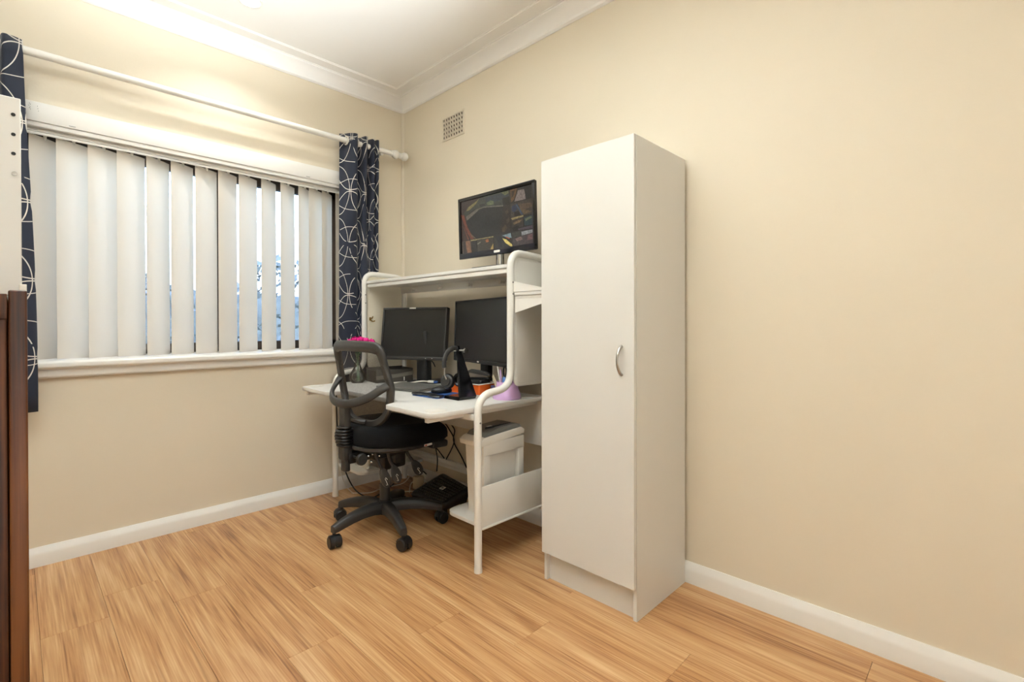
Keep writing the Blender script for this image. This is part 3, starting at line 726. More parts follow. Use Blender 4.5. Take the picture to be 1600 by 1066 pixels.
# ------------------------------------------------------------------ office chair (local: x forward, y left)
ch = thing('office_chair', 'black office chair with a see-through mesh back on a five-star base', 'chair', (-.625, -.775, 0), R(3))
hubp = MB().lathe([(.0001, .070), (.038, .070), (.046, .090), (.048, .118), (.040, .136), (.0001, .136)], (0, 0, .016), 24)
obj('hub', hubp, 'dark_plastic', ch, local=True)
for wa in (40, 112, 184, 256, 328):
    a = R(wa-3); rot = Matrix.Rotation(a, 4, 'Z')
    sec = [(.030, .120, .030, .030), (.08, .128, .027, .028), (.14, .127, .025, .026), (.20, .118, .023, .024), (.25, .106, .021, .022), (.285, .096, .020, .020), (.306, .090, .017, .017)]
    t = bmesh.new(); rings = []
    for (r, z, hw, hh) in sec:
        ring = []
        for (sx, sz) in ((-.55, 1), (-.9, .75), (-1, -.2), (-.95, -1), (.95, -1), (1, -.2), (.9, .75), (.55, 1)):
            ring.append(t.verts.new((r, sx*hw, z+sz*hh)))
        rings.append(ring)
    for A_, B_ in zip(rings, rings[1:]):
        for k in range(8): t.faces.new((A_[k], A_[(k+1) % 8], B_[(k+1) % 8], B_[k]))
    t.faces.new(rings[0]); t.faces.new(rings[-1])
    mb = MB(); mb.bm.free(); mb.bm = t; bmesh.ops.transform(t, matrix=rot, verts=t.verts)
    lg = obj('leg', mb, 'dark_plastic', ch, local=True, sharp=50)
    c = Vector((.297*math.cos(a), .297*math.sin(a), 0)); sw_ = R(random.uniform(-40, 40)) if wa != 184 else R(20)
    cm = Matrix.Translation(c) @ Matrix.Rotation(a+R(60)+sw_, 4, 'Z') @ Matrix.Scale(1.22, 4)
    cs = MB().lathe([(.0001, .05), (.007, .05), (.007, .066), (.0001, .066)], (0, 0, 0), 10, mtx=cm)
    cs.lathe([(.0001, -.024), (.022, -.024), (.025, -.021), (.025, -.006), (.0001, -.006)], (.006, 0, .0255), 18, 'y', mtx=cm)
    cs.lathe([(.0001, .006), (.025, .006), (.025, .021), (.022, .024), (.0001, .024)], (.006, 0, .0255), 18, 'y', mtx=cm)
    hood = MB(); hs = [( .006+.0285*math.cos(R(q)), .0255+.0285*math.sin(R(q))) for q in range(-15, 166, 15)]+[(.006+.012*math.cos(R(q)), .0255+.012*math.sin(R(q))) for q in range(165, -16, -30)]
    cs.prism(hs, -.005, .005, 'xz', mtx=cm)
    hs = [( .006+.0275*math.cos(R(q)), .0255+.0275*math.sin(R(q))) for q in range(20, 161, 10)]+[(.006+.0252*math.cos(R(q)), .0255+.0252*math.sin(R(q))) for q in range(160, 19, -10)]
    cs.prism(hs, -.020, .020, 'xz', mtx=cm)
    obj('caster', cs, 'black_plastic', lg, local=True)
obj('gas_column', MB().lathe([(.0001, .12), (.031, .12), (.031, .158), (.0285, .160), (.0275, .245), (.0240, .247), (.0240, .262), (.014, .262), (.014, .34), (.0001, .34)], (0, 0, 0), 24), 'dark_plastic', ch, local=True)
mech = MB().box((-.05, -.075, .335), (.085, .075, .445), .012); mech.box((-.23, -.032, .400), (.06, .032, .455), .008); mech.box((-.15, -.13, .420), (.05, .13, .462), .008); mech.box((-.02, -.125, .375), (.045, -.06, .43), .01)
obj('tilt_mechanism', mech, 'black_plastic', ch, local=True)
for f_, s_, z_ in ((-.185, -.137, .452), (-.165, -.14, .458), (-.17, -.138, .420), (-.135, -.152, .446), (-.075, -.153, .458)):
    obj('bolt', MB().sphere((f_, s_, z_), .006, n=8), 'chrome', ch, local=True)
kb = MB().lathe([(.0001, 0), (.026, 0), (.030, .006), (.030, .016), (.026, .022), (.0001, .022)], (-.205, -.118, .435), 20, 'y', mtx=Matrix.Identity(4)); kb.tube([(-.205, -.12, .435), (-.205, -.02, .435)], .008, 8)
obj('side_knob', kb, 'dark_plastic', ch, local=True)
# seat
tilt = Matrix.Translation((0, 0, .50)) @ Matrix.Rotation(R(2.5), 4, 'Y') @ Matrix.Translation((0, 0, -.50))
def plan(k, sc=1.0):   # seat outline, rounder at the rear
    th = 2*math.pi*k/40; c, s = math.cos(th), math.sin(th); e = .62 if c > 0 else .8
    x = .03+ (.298 if c > 0 else .235)*sc*math.copysign(abs(c)**e, c); y = .248*sc*math.copysign(abs(s)**.62, s)
    if c < 0: y *= 1-.10*abs(c)
    return x, y
cu = bmesh.new(); rings = []
lay = [(.80, .476), (.95, .478), (.985, .490), (1.0, .510), (1.0, .535), (.985, .556), (.94, .570), (.85, .577), (.65, .576), (.4, .572), (.15, .570)]
for sc, z in lay:
    ring = []
    for k in range(40):
        x, y = plan(k, sc); dz = .010*math.cos((x-.03)*9)*0 + (.014*(abs(y)/.24)**2 if sc < .9 and z > .56 else 0) - (.020*max(0, (x-.16)/.12)**2 if z > .5 else 0)
        ring.append(cu.verts.new((x, y, z+dz)))
    rings.append(ring)
for A_, B_ in zip(rings, rings[1:]):
    for k in range(40): cu.faces.new((A_[k], A_[(k+1) % 40], B_[(k+1) % 40], B_[k]))
cu.faces.new(rings[0]); cu.faces.new(rings[-1])
bmesh.ops.transform(cu, matrix=tilt, verts=cu.verts)
mb = MB(); mb.bm.free(); mb.bm = cu
seat = obj('seat', mb, 'black_fabric', ch, local=True, sharp=70)
obj('seat_tag', MB().box((.075, -.247, .468), (.125, -.2435, .479), .001), 'label_white', seat, local=True, label='small white and red sewn tag')
obj('tag_mark', MB().box((.078, -.2475, .470), (.090, -.2465, .477)), 'tag_red', ch, local=True)
pn = bmesh.new(); rings = []
for sc, z in ((.55, .448), (.80, .452), (.90, .466), (.90, .480)):
    rings.append([pn.verts.new((plan(k, sc)[0]-.03, plan(k, sc)[1], z)) for k in range(40)])
for A_, B_ in zip(rings, rings[1:]):
    for k in range(40): pn.faces.new((A_[k], A_[(k+1) % 40], B_[(k+1) % 40], B_[k]))
pn.faces.new(rings[0]); pn.faces.new(rings[-1]); bmesh.ops.transform(pn, matrix=tilt, verts=pn.verts)
mb = MB(); mb.bm.free(); mb.bm = pn
obj('seat_pan', mb, 'frame_grey', ch, local=True, sharp=50)
obj('seat_slide', box((.160, -.215, .440), (.270, .215, .479), .014, 3, tilt), 'dark_plastic', ch, local=True)
# levers with symbol paddles
for (b0, e0) in (((-.156, -.142, .474), (-.088, -.160, .288)), ((-.087, -.146, .466), (-.024, -.160, .295)), ((.019, -.151, .457), (.114, -.165, .305))):
    B_, E_ = Vector(b0), Vector(e0); d = (E_-B_); mid = B_+d*.52
    lv = obj('lever', MB().tube(smooth_path([B_+Vector((0, .04, .004)), B_, B_+d*.3+Vector((-.004, 0, 0)), mid], 4), .0085, 8), 'dark_plastic', ch, local=True)
    dn = d.normalized(); side = Vector((0, -1, 0)); wv = dn.cross(side).normalized(); nn = wv.cross(dn).normalized()
    if nn.y > 0: nn = -nn
    rot = Matrix((wv, dn, nn)).transposed().to_4x4(); rot.translation = mid
    L_ = d.length*.45
    pd = MB(); pts = []
    for q in range(20):
        u = 2*math.pi*q/20; yy = L_*.62-math.cos(u)*L_*.62; ww = .029*math.sin(u)*(0.75+.35*(yy/(L_*1.24)))
        pts.append((ww, yy-.006))
    pd.prism(pts, -.006, .006, 'xy', .004, rot)
    pa = obj('paddle', pd, 'frame_grey', lv, local=True)
    sy = MB(); sy.tube([rot @ Vector(q) for q in ((-.005, L_*.70, .0066), (.0, L_*.55, .0068), (.006, L_*.60, .0068), (.004, L_*.75, .0068), (.004, L_*1.0, .0066))], .0014, 6)
    sy.sphere(rot @ Vector((.010, L_*.95, .0066)), .0018, n=6)
    obj('lever_symbol', sy, 'label_white', ch, local=True)
# spine with bellows
sp = MB(); mt_ = Matrix.Identity(4)
sp.box((-.252, -.028, .575), (-.216, .028, .722), .006)
obj('back_post', sp, 'frame_grey', ch, local=True)
obj('post_sleeve', MB().box((-.255, -.030, .420), (-.210, .030, .498), .008).box((-.246, -.022, .362), (-.216, .022, .43), .006), 'dark_plastic', ch, local=True)
be = MB(); pr = []
for k in range(7):
    z = .496+k*.0148; rr = .035+.004*math.sin(k/6*math.pi)-(.005 if k > 5 else 0); off = -.006*math.sin(k/6*math.pi)
    t = bmesh.new(); ring = []
    for q in range(20):
        u = 2*math.pi*q/20; ring.append(Vector((-.236+off+rr*.80*math.copysign(abs(math.cos(u))**.7, math.cos(u)), rr*1.08*math.copysign(abs(math.sin(u))**.7, math.sin(u)), z)))
    be.tube(ring, .0066, 8, closed=True)
be.box((-.246, -.016, .49), (-.226, .016, .588), .004)
obj('bellows', be, 'black_leather', ch, local=True)
# yoke and mesh back
def sweep(pts, widths, th, closed=False, nrm=(-1, 0, 0)):
    t = bmesh.new(); pts = [Vector(p) for p in pts]; N = len(pts); rings = []; nrm = Vector(nrm)
    prof = [(-1, -.3), (-.72, -1), (.72, -1), (1, -.3), (1, .45), (.70, 1), (-.70, 1), (-1, .45)]
    for i, p in enumerate(pts):
        d = (pts[(i+1) % N]-pts[i-1]) if closed else (pts[min(i+1, N-1)]-pts[max(i-1, 0)])
        d.normalize(); a = d.cross(nrm).normalized(); b = a.cross(d).normalized(); wd = widths[i] if isinstance(widths, list) else widths
        rings.append([t.verts.new(p+a*wd*u+b*th*v) for u, v in prof])
    for i in range(N if closed else N-1):
        for k in range(8): t.faces.new((rings[i][k], rings[i][(k+1) % 8], rings[(i+1) % N][(k+1) % 8], rings[(i+1) % N][k]))
    if not closed: t.faces.new(rings[0]); t.faces.new(rings[-1])
    mb = MB(); mb.bm.free(); mb.bm = t; return mb
yk = smooth_path([(-.128, .218, .820), (-.152, .222, .790), (-.200, .190, .742), (-.240, .10, .712), (-.250, 0, .706), (-.236, -.07, .712), (-.198, -.145, .740), (-.158, -.198, .780), (-.124, -.226, .806)], 6)
obj('yoke', sweep(yk, .021, .010), 'frame_grey', ch, local=True, sharp=50)
lowy = MB().tube(smooth_path([(-.232, .0, .655), (-.205, -.01, .622), (-.17, -.03, .606), (-.15, -.06, .603)], 4), .014, 8)
obj('lower_link', lowy, 'frame_grey', ch, local=True)
loop = [(-.185, 0, .992), (-.181, .11, .991), (-.172, .180, .985), (-.160, .205, .962), (-.145, .212, .90), (-.132, .219, .84), (-.122, .220, .78), (-.118, .204, .715), (-.122, .172, .655), (-.132, .12, .616), (-.140, .05, .600), (-.140, -.05, .597), (-.132, -.12, .604), (-.122, -.178, .638), (-.116, -.212, .70), (-.118, -.227, .78), (-.130, -.224, .84), (-.145, -.216, .90), (-.160, -.207, .962), (-.172, -.182, .985), (-.181, -.11, .991)]
lpth = smooth_path(loop, 4, True)
wds = [.019+.009*max(0, min(1, (p.z-.90)/.08))+.004*max(0, 1-abs(p.z-.78)/.08) for p in lpth]
obj('back_frame', sweep(lpth, wds, .0135, True), 'frame_grey', ch, local=True, sharp=50)
me_ = bmesh.new(); N = len(lpth); cen = Vector((-.165, 0, .80)); rr_ = []
for q in (1, .8, .6, .4, .2):
    ring = []
    for p in lpth:
        v = cen.lerp(p, q); ring.append(me_.verts.new(v-Vector((.012*(1-q*q), 0, 0))))
    rr_.append(ring)
cv = me_.verts.new(cen-Vector((.012, 0, 0)))
for A_, B_ in zip(rr_, rr_[1:]):
    for k in range(N): me_.faces.new((A_[k], A_[(k+1) % N], B_[(k+1) % N], B_[k]))
for k in range(N): me_.faces.new((rr_[-1][k], rr_[-1][(k+1) % N], cv))
mb = MB(); mb.bm.free(); mb.bm = me_
obj('mesh_back', mb, 'chair_mesh', ch, local=True, sharp=180, label='see-through dark mesh panel')

# ------------------------------------------------------------------ things on the desk
Z = .7302
lt = thing('laptop', 'closed grey laptop lying on the desk below the left monitor', 'laptop', (-.415, -.715, Z), R(14))
obj('laptop_base', MB().box((-.115, -.165, .003), (.115, .165, .011), .003), 'laptop_grey', lt, local=True)
obj('laptop_lid', MB().box((-.115, -.165, .0125), (.115, .165, .0185), .0025), 'laptop_grey', lt, local=True)
obj('rubber_foot', MB().box((-.10, -.15, 0), (-.085, .15, .0032)).box((.085, -.15, 0), (.10, .15, .0032)), 'black_plastic', lt, local=True)
mp = thing('mouse_pad', 'blue mouse pad with a glossy black wrist rest', 'mouse pad', (-.43, -1.03, Z), R(4))
obj('pad', MB().prism(rounded([(-.13, -.11), (.078, -.11), (.078, .10), (-.13, .10)], .02), 0, .003, 'xy'), 'blue_rubber', mp, local=True)
wr = MB(); sec = []
pts = [(-.118, -.105), (-.128, -.07), (-.112, -.03), (-.108, 0), (-.112, .03), (-.128, .07), (-.118, .098)]
wr.tube(smooth_path([(a+.02, b, .0085) for a, b in pts], 4), .026, 12, ry=.0085, upv=(0, 0, 1))
obj('wrist_rest', wr, 'black_leather', mp, local=True)
ms = thing('computer_mouse', 'black computer mouse resting on the blue pad', 'mouse', (-.418, -1.005, Z+.0032), R(-25))
sh_ = MB().sphere((0, 0, .012), 1, (.058, .032, .026), 20)
for v in sh_.bm.verts: v.co.z = max(v.co.z, .0)
obj('shell', sh_, 'black_plastic', ms, local=True)
obj('scroll_wheel', MB().lathe([(.0001, -.004), (.008, -.004), (.008, .004), (.0001, .004)], (.032, 0, .030), 14, 'y'), 'chrome', ms, local=True)
# headphone stand
hs_ = thing('headphone_stand', 'black leaning headphone stand at the desk edge', 'stand', (-.455, -1.22, Z))
p = [(-1.150, Z), (-1.262, Z), (-1.274, Z+.014), (-1.214, Z+.262), (-1.205, Z+.264), (-1.203, Z+.256), (-1.256, Z+.026), (-1.262, Z+.018), (-1.150, Z+.014)]
t = bmesh.new()
def wx(z): q = (z-Z)/.264; return -.512+.055*q, -.402-.045*q
p = [(y if z < Z+.03 else y+.022, z) for y, z in p]; A_ = [t.verts.new((wx(z)[0], y, z)) for y, z in p]; B_ = [t.verts.new((wx(z)[1], y, z)) for y, z in p]
t.faces.new(A_); t.faces.new(B_[::-1])
for k in range(len(p)): t.faces.new((A_[k], A_[(k+1) % len(p)], B_[(k+1) % len(p)], B_[k]))
mb = MB(); mb.bm.free(); mb.bm = t
obj('bent_plate', mb, 'gloss_black', hs_)
pz = Z+.240
obj('peg', MB().lathe([(.0001, -.060), (.013, -.060), (.013, -.050), (.0065, -.046), (.0055, .05), (.010, .052), (.010, .060), (.0001, .060)], (-.452, -1.192, pz), 16, 'y'), 'chrome', hs_, label='chrome hanging peg')
hd = thing('headphones', 'black headphones hanging from the leaning stand', 'headphones', (-.452, -1.185, Z+.10))
hc = Vector((-.455, -1.158, pz-.068)); arc = []
for q in range(-12, 193, 12):
    u = R(q); arc.append(hc+Vector((-.072*math.cos(u), -.012*math.cos(u), .078*math.sin(u))))
obj('headband', MB().tube(arc, .0135, 10, ry=.0055, upv=(0, 1, 0)), 'frame_grey', hd)
for k, e in ((0, arc[0]), (1, arc[-1])):
    sg = -1 if k == 0 else 1
    cpos = hc+Vector((sg*.050, sg*.008, -.086))
    obj('yoke_arm', MB().tube(smooth_path([e, e+Vector((0, 0, -.030)), cpos+Vector((sg*.014, -.012, .012))], 4), .0036, 8), 'brushed_steel', hd)
    rm = Matrix.Translation(cpos) @ Matrix.Rotation(R(22), 4, 'Z') @ Matrix.Rotation(R(-8*sg), 4, 'Y')
    cup = obj('ear_cup', MB().lathe([(.0001, sg*.020), (.022, sg*.020), (.025, sg*.016), (.026, sg*.012), (.034, sg*.008), (.036, 0), (.0001, 0)], (0, 0, 0), 28, 'x', mtx=rm), 'dark_plastic', hd)
    obj('ear_pad', MB().lathe([(.0001, 0), (.037, 0), (.039, -sg*.008), (.036, -sg*.017), (.026, -sg*.020), (.016, -sg*.012), (.0001, -sg*.012)], (0, 0, 0), 28, 'x', mtx=rm), 'black_leather', cup)
tag(obj('headphone_cable', MB().tube(smooth_path([(-.415, -1.145, Z+.050), (-.390, -1.165, Z+.022), (-.378, -1.195, Z+.010), (-.372, -1.205, Z+.035), (-.378, -1.165, Z+.068)], 5), .0016, 6), 'cable_black'), 'thin black headphone lead over the orange tray', 'cable')
# orange tray with contents
ot = thing('orange_tray', 'orange tray with white rim behind the headphone stand', 'tray', (-.268, -1.085, Z), R(6))
fl_ = MB()
fl_.prism(rounded([(-.062, -.105), (.062, -.105), (.062, .105), (-.062, .105)], .008), 0, .004, 'xy')
t = bmesh.new(); lo = rounded([(-.062, -.105), (.062, -.105), (.062, .105), (-.062, .105)], .008); hi = rounded([(-.072, -.116), (.072, -.116), (.072, .116), (-.072, .116)], .010)
for (a0, z0, a1, z1) in ((lo, 0, hi, .055),):
    o1 = [t.verts.new((x, y, z0)) for x, y in a0]; o2 = [t.verts.new((x, y, z1)) for x, y in a1]
    i2 = [t.verts.new((x*.965, y*.975, z1)) for x, y in a1]; i1 = [t.verts.new((x*.96, y*.975, z0+.004)) for x, y in a0]
    for A_, B_ in ((o1, o2), (o2, i2), (i2, i1)):
        for k in range(len(A_)): t.faces.new((A_[k], A_[(k+1) % len(A_)], B_[(k+1) % len(A_)], B_[k]))
fl_._merge(t)
obj('tray_body', fl_, 'orange_card', ot, local=True)
obj('tray_rim', MB().tube([(x, y, .056) for x, y in rounded([(-.074, -.118), (.074, -.118), (.074, .118), (-.074, .118)], .010)], .0032, 6, closed=True), 'label_white', ot, local=True, label='white rim')
bc = tag(obj('black_case', MB().prism(rounded([(-.305, -1.19), (-.215, -1.18), (-.205, -1.02), (-.295, -1.01)], .02), Z+.0045, Z+.075, 'xy', .012), 'black_plastic'), 'black case packed in the orange tray', 'case')
sp_ = thing('stapler', 'black stapler lying on the case in the orange tray', 'stapler', (-.265, -1.135, Z+.0755), R(-68))
obj('stapler_base', MB().box((-.065, -.013, 0), (.065, .013, .010), .004), 'black_plastic', sp_, local=True)
obj('stapler_arm', MB().prism(rounded([(-.062, .012), (.070, .020), (.070, .028), (.045, .040), (.0, .048), (-.045, .052), (-.064, .044), (-.068, .024)], .006, 3), -.012, .012, 'xz', .003, Matrix.Rotation(R(0), 4, 'Y')), 'dark_plastic', sp_, local=True)
obj('magazine', MB().prism([(-.055, .0105), (.058, .013), (.058, .019), (-.020, .030), (-.052, .034)], -.0125, .0125, 'xz'), 'brushed_steel', sp_, local=True, label='bright steel magazine')
# pencil pot
pc = thing('pencil_pot', 'lilac desk pot holding pens, flared at its foot', 'pot', (-.296, -1.380, Z))
pr = [(.0001, 0), (.069, 0), (.071, .004), (.070, .018), (.066, .032), (.060, .046), (.055, .062), (.0525, .086), (.0495, .086), (.050, .012), (.0001, .012)]
obj('pot_body', MB().lathe(pr, (-.296, -1.380, Z), 36), 'lilac', pc)
def stick(name, label, cat, mate, x, y, dx, dy, L_, r, group='pens in the lilac pot', tip=None):
    a = Vector((x, y, Z+.0125)); d = Vector((dx, dy, 1)).normalized()
    o = obj(name, MB().tube([a, a+d*(L_*.93), a+d*L_], r, 8, radii=[r, r, r*.4]), mate); tag(o, label, cat)
    return o
stick('pen', 'lilac see-through pen at the front of the lilac pot', 'pen', 'lilac', -.318, -1.372, -.02, .10, .135, .0042)
stick('pen', 'slim pale pen leaning left in the lilac pot', 'pen', 'label_white', -.300, -1.352, -.06, .18, .150, .0036)
stick('pen', 'black pen leaning right in the lilac pot', 'pen', 'black_plastic', -.290, -1.395, .05, -.12, .150, .0040)
stick('marker', 'thick blue marker standing in the lilac pot', 'marker', 'blue_plastic', -.322, -1.392, -.10, -.05, .100, .0095)
scs = thing('scissors', 'scissors with black looped handles in the lilac pot', 'scissors', (-.275, -1.365, Z+.0125))
obj('blade', MB().box((-.277, -1.372, Z+.0125), (-.274, -1.358, Z+.095), .001), 'brushed_steel', scs)
for sy in (-1, 1):
    c = Vector((-.276, -1.365+sy*.018, Z+.130)); obj('handle', MB().tube([c+Vector((0, .012*math.cos(R(q)), .026*math.sin(R(q)))) for q in range(0, 360, 24)], .0042, 8, closed=True).tube([c+Vector((0, -sy*.008, -.022)), (-.276, -1.365, Z+.09)], .005, 8), 'black_plastic', scs)
sp2 = thing('ruler', 'pale patterned ruler clip standing at the right of the lilac pot', 'ruler', (-.300, -1.405, Z+.0125))
obj('ruler_strip', MB().box((-.3015, -1.416, Z+.0125), (-.2985, -1.392, Z+.152), .001), 'label_white', sp2)
st_ = MB()
for k in range(6): st_.box((-.3022, -1.415, Z+.086+k*.011), (-.3012, -1.393, Z+.0905+k*.011))
obj('stripe', st_, 'black_plastic', sp2)
pgm = thing('clothes_peg', 'small pale wooden peg clipped to the rim of the lilac pot', 'peg', (-.340, -1.352, Z+.07))
obj('peg_half', MB().tube([(-.338, -1.357, Z+.062), (-.350, -1.336, Z+.118)], .0042, 6), 'beige_wire', pgm); obj('peg_half', MB().tube([(-.345, -1.352, Z+.060), (-.356, -1.340, Z+.112)], .0036, 6), 'beige_wire', pgm)
tag(obj('notebook', MB().box((-.255, -1.275, Z), (-.215, -1.215, Z+.048), .003), 'navy_card'), 'small navy notebook between orange tray and lilac pot', 'notebook')
# glass vase with pink flowers
vx, vy = -.490, -.225
va = thing('glass_vase', 'clear glass bulb vase seen through the chair back', 'vase', (vx, vy, Z))
obj('vase_glass', MB().lathe([(.0001, 0), (.034, 0), (.048, .014), (.053, .036), (.048, .058), (.034, .078), (.022, .10), (.015, .125), (.013, .160), (.015, .178), (.019, .186), (.0175, .186), (.0135, .176), (.0115, .160), (.0135, .125), (.020, .101), (.032, .079), (.046, .058), (.051, .036), (.046, .016), (.033, .004), (.0001, .004)], (vx, vy, Z), 32), 'clear_glass', va)
fw_ = thing('flower_bunch', 'bright pink flowers standing in the glass vase', 'flowers', (vx, vy, Z+.01))
rng = random.Random(11)
for k, (dx, dy, dz) in enumerate([(-.012, .018, .268), (.014, -.010, .272), (.036, -.010, .262), (-.035, .030, .256), (.030, -.050, .262), (.062, -.055, .256), (.050, -.085, .252)]):
    c = Vector((vx+dx, vy+dy, Z+dz))
    stem = obj('flower_stem', MB().tube(smooth_path([(vx+dx*.15, vy+dy*.15, Z+.012), (vx+dx*.1, vy+dy*.1, Z+.17), c], 4), .0016, 6), 'green_stem', fw_)
    pt = bmesh.new()
    for j in range(46):
        n_ = Vector((rng.gauss(0, 1), rng.gauss(0, 1), rng.gauss(.5, .8))).normalized(); a = n_.orthogonal().normalized(); b = n_.cross(a); s = rng.uniform(.008, .014); o = c+n_*rng.uniform(.008, .024)
        pt.faces.new([pt.verts.new(o+a*s+n_*.005), pt.verts.new(o+b*s), pt.verts.new(o-a*s+n_*.004), pt.verts.new(o-b*s)])
    mb = MB(); mb.bm.free(); mb.bm = pt; pe = obj('petals', mb, 'pink_petal', stem); pe['kind'] = 'stuff'
# dark organiser behind the laptop
og = thing('desk_organiser', 'smoky dark plastic organiser tray behind the laptop', 'organiser', (-.288, -.275, Z), R(-10))
t = MB(); t.box((-.125, -.09, 0), (.125, .09, .004)); t.box((-.125, .086, 0), (.125, .09, .088), .001); t.box((-.125, -.09, 0), (-.121, .09, .078), .001); t.box((.121, -.09, 0), (.125, .09, .084), .001); t.box((-.125, -.09, 0), (.125, -.086, .082), .001)
obj('tray_shell', t, 'smoke_grey', og, local=True)
wb = [(-.125+.25*i/12, .030+.022*(i/12)**1.3) for i in range(13)]
obj('front_band', MB().prism([(x, z-.011) for x, z in wb]+[(x, z+.013) for x, z in wb[::-1]], -.0935, -.0905, 'xz'), 'smoke_band', og, local=True)
obj('divider', MB().box((.06, -.093, .006), (.066, -.090, .030)).box((-.05, -.093, .006), (-.044, -.090, .034)), 'label_white', og, local=True)
# white display lead and cables on the desk
dl = thing('display_cable', 'white display lead with blue plug beside the left monitor stand', 'cable', (-.3, -.6, Z))
obj('lead', MB().tube(smooth_path([(-.36, -.435, Z+.006), (-.33, -.50, Z+.006), (-.31, -.56, Z+.012), (-.27, -.61, Z+.022), (-.25, -.655, Z+.022)], 6), .0042, 8), 'cable_white', dl)
obj('lead', MB().tube(smooth_path([(-.37, -.415, Z+.004), (-.35, -.47, Z+.004), (-.325, -.52, Z+.006), (-.32, -.545, Z+.010)], 6), .0045, 8), 'cable_white', dl)
pm = Matrix.Translation((-.243, -.676, Z+.022)) @ Matrix.Rotation(R(-72), 4, 'Z')
obj('plug_body', MB().box((-.024, -.009, -.007), (.020, .009, .007), .003, 2, pm), 'label_white', dl)
obj('plug_tip', MB().box((.020, -.008, -.006), (.042, .008, .006), .002, 2, pm), 'blue_rubber', dl)
tag(obj('note_pad', MB().prism([(-.30, -.86), (-.18, -.82), (-.14, -.93), (-.26, -.97)], Z, Z+.010, 'xy', .001), 'paper'), 'white note pad on the desk under the headphones', 'note pad')
tag(obj('paper_slip', MB().prism([(-.40, -.40), (-.37, -.36), (-.33, -.40), (-.36, -.45)], Z, Z+.0012, 'xy'), 'paper'), 'crumpled white paper slip by the organiser', 'paper')

# ------------------------------------------------------------------ under the desk
# shredder
LZ = .2052
sr = thing('paper_shredder', 'white paper shredder with grey top on the low desk shelf', 'shredder', (-.37, -1.365, LZ))
bd = bmesh.new(); ring = []
def rr(x0, x1, y0, y1, z): return [bd.verts.new((a, b, z)) for a, b in rounded([(x0, y0), (x1, y0), (x1, y1), (x0, y1)], .010, 4)]
rs = [rr(-.494, -.236, -1.410, -1.312, LZ), rr(-.504, -.228, -1.412, -1.300, .548)]
for A_, B_ in zip(rs, rs[1:]):
    for k in range(len(A_)): bd.faces.new((A_[k], A_[(k+1) % len(A_)], B_[(k+1) % len(A_)], B_[k]))
bd.faces.new(rs[0]); bd.faces.new(rs[-1])
mb = MB(); mb.bm.free(); mb.bm = bd
obj('bin_body', mb, 'white_plastic', sr)
fr = MB()  # raised frame round the recessed window of the bin
fr.box((-.502, -1.4345, .486), (-.229, -1.405, .546), .002); fr.box((-.500, -1.4345, LZ+.002), (-.233, -1.405, .25), .002)
fr.box((-.500, -1.4340, .2502), (-.462, -1.405, .4858), .001); fr.box((-.268, -1.4340, .2502), (-.231, -1.405, .4858), .001)
obj('bin_frame', fr, 'white_plastic', sr)
obj('shredder_head', MB().prism(rounded([(-.525, .532), (-.230, .556), (-.226, .575), (-.250, .590), (-.500, .572), (-.528, .556)], [.006, .004, .006, .01, .02, .008], 4), -1.436, -1.290, 'xz', .003), 'white_plastic', sr)
obj('top_cover', MB().prism(rounded([(-.495, .570), (-.240, .586), (-.252, .604), (-.290, .612), (-.400, .606), (-.478, .588)], .010, 4), -1.430, -1.300, 'xz', .004), 'grey_plastic', sr, label='grey sloping top cover')
obj('feed_slot', MB().box((-.46, -1.402, .604), (-.29, -1.398, .6125), 0, 2, Matrix.Translation((0, 0, .0))), 'hole_dark', sr)
obj('top_label', MB().box((-.425, -1.380, .6068), (-.395, -1.366, .6085), .0005), 'label_white', sr)
# white fan heater on the left low shelf
ht = thing('fan_heater', 'small white heater with slotted front on the far low shelf', 'heater', (-.42, -.30, LZ), R(0))
obj('heater_body', MB().prism(rounded([(-.505, -.365), (-.32, -.365), (-.32, -.185), (-.505, -.185)], [.02, .02, .05, .05], 6), LZ, .40, 'xy', .006), 'white_plastic', ht)
obj('grille_gap_shade', MB().box((-.494, -.3665, LZ+.022), (-.326, -.3645, .388)), 'wood_joint', ht)  # brown sheet put in to paint the shade between the bars
gs = MB()
for k in range(14): gs.box((-.4935+k*.0122, -.3735, LZ+.022), (-.4870+k*.0122, -.3662, .388), .001)
gso = obj('grille_bar', gs, 'beige_wire', ht); gso['kind'] = 'stuff'
# footrest
fr_ = thing('footrest', 'black ribbed footrest with a small square badge under the desk', 'footrest', (-.25, -.74, 0))
P_ = [Vector((-.335, -.592, .080)), Vector((-.086, -.578, .140)), Vector((-.155, -.925, .140)), Vector((-.318, -.890, .085))]
def bil(u, v, h=0):
    a = P_[0].lerp(P_[1], u); b = P_[3].lerp(P_[2], u); p = a.lerp(b, v); n_ = (P_[1]-P_[0]).cross(P_[3]-P_[0]).normalized()
    if n_.z < 0: n_ = -n_
    return p+n_*h
t = bmesh.new(); outl = rounded([(0, 0), (1, 0), (1, 1), (0, 1)], .10, 5)
tp = [t.verts.new(bil(u, v)) for u, v in outl]; ed = [t.verts.new(bil(.5+(u-.5)*1.06, .5+(v-.5)*1.06, -.012)) for u, v in outl]; bt = []
for u, v in outl:
    q = bil(.5+(u-.5)*1.0, .5+(v-.5)*.94, 0); q.z = .035+.03*u; bt.append(t.verts.new(q))
for A_, B_ in ((tp, ed), (ed, bt)):
    for k in range(len(A_)): t.faces.new((A_[k], A_[(k+1) % len(A_)], B_[(k+1) % len(A_)], B_[k]))
t.faces.new(tp); t.faces.new(bt)
mb = MB(); mb.bm.free(); mb.bm = t
obj('platform', mb, 'black_plastic', fr_, sharp=60)
rb = MB()
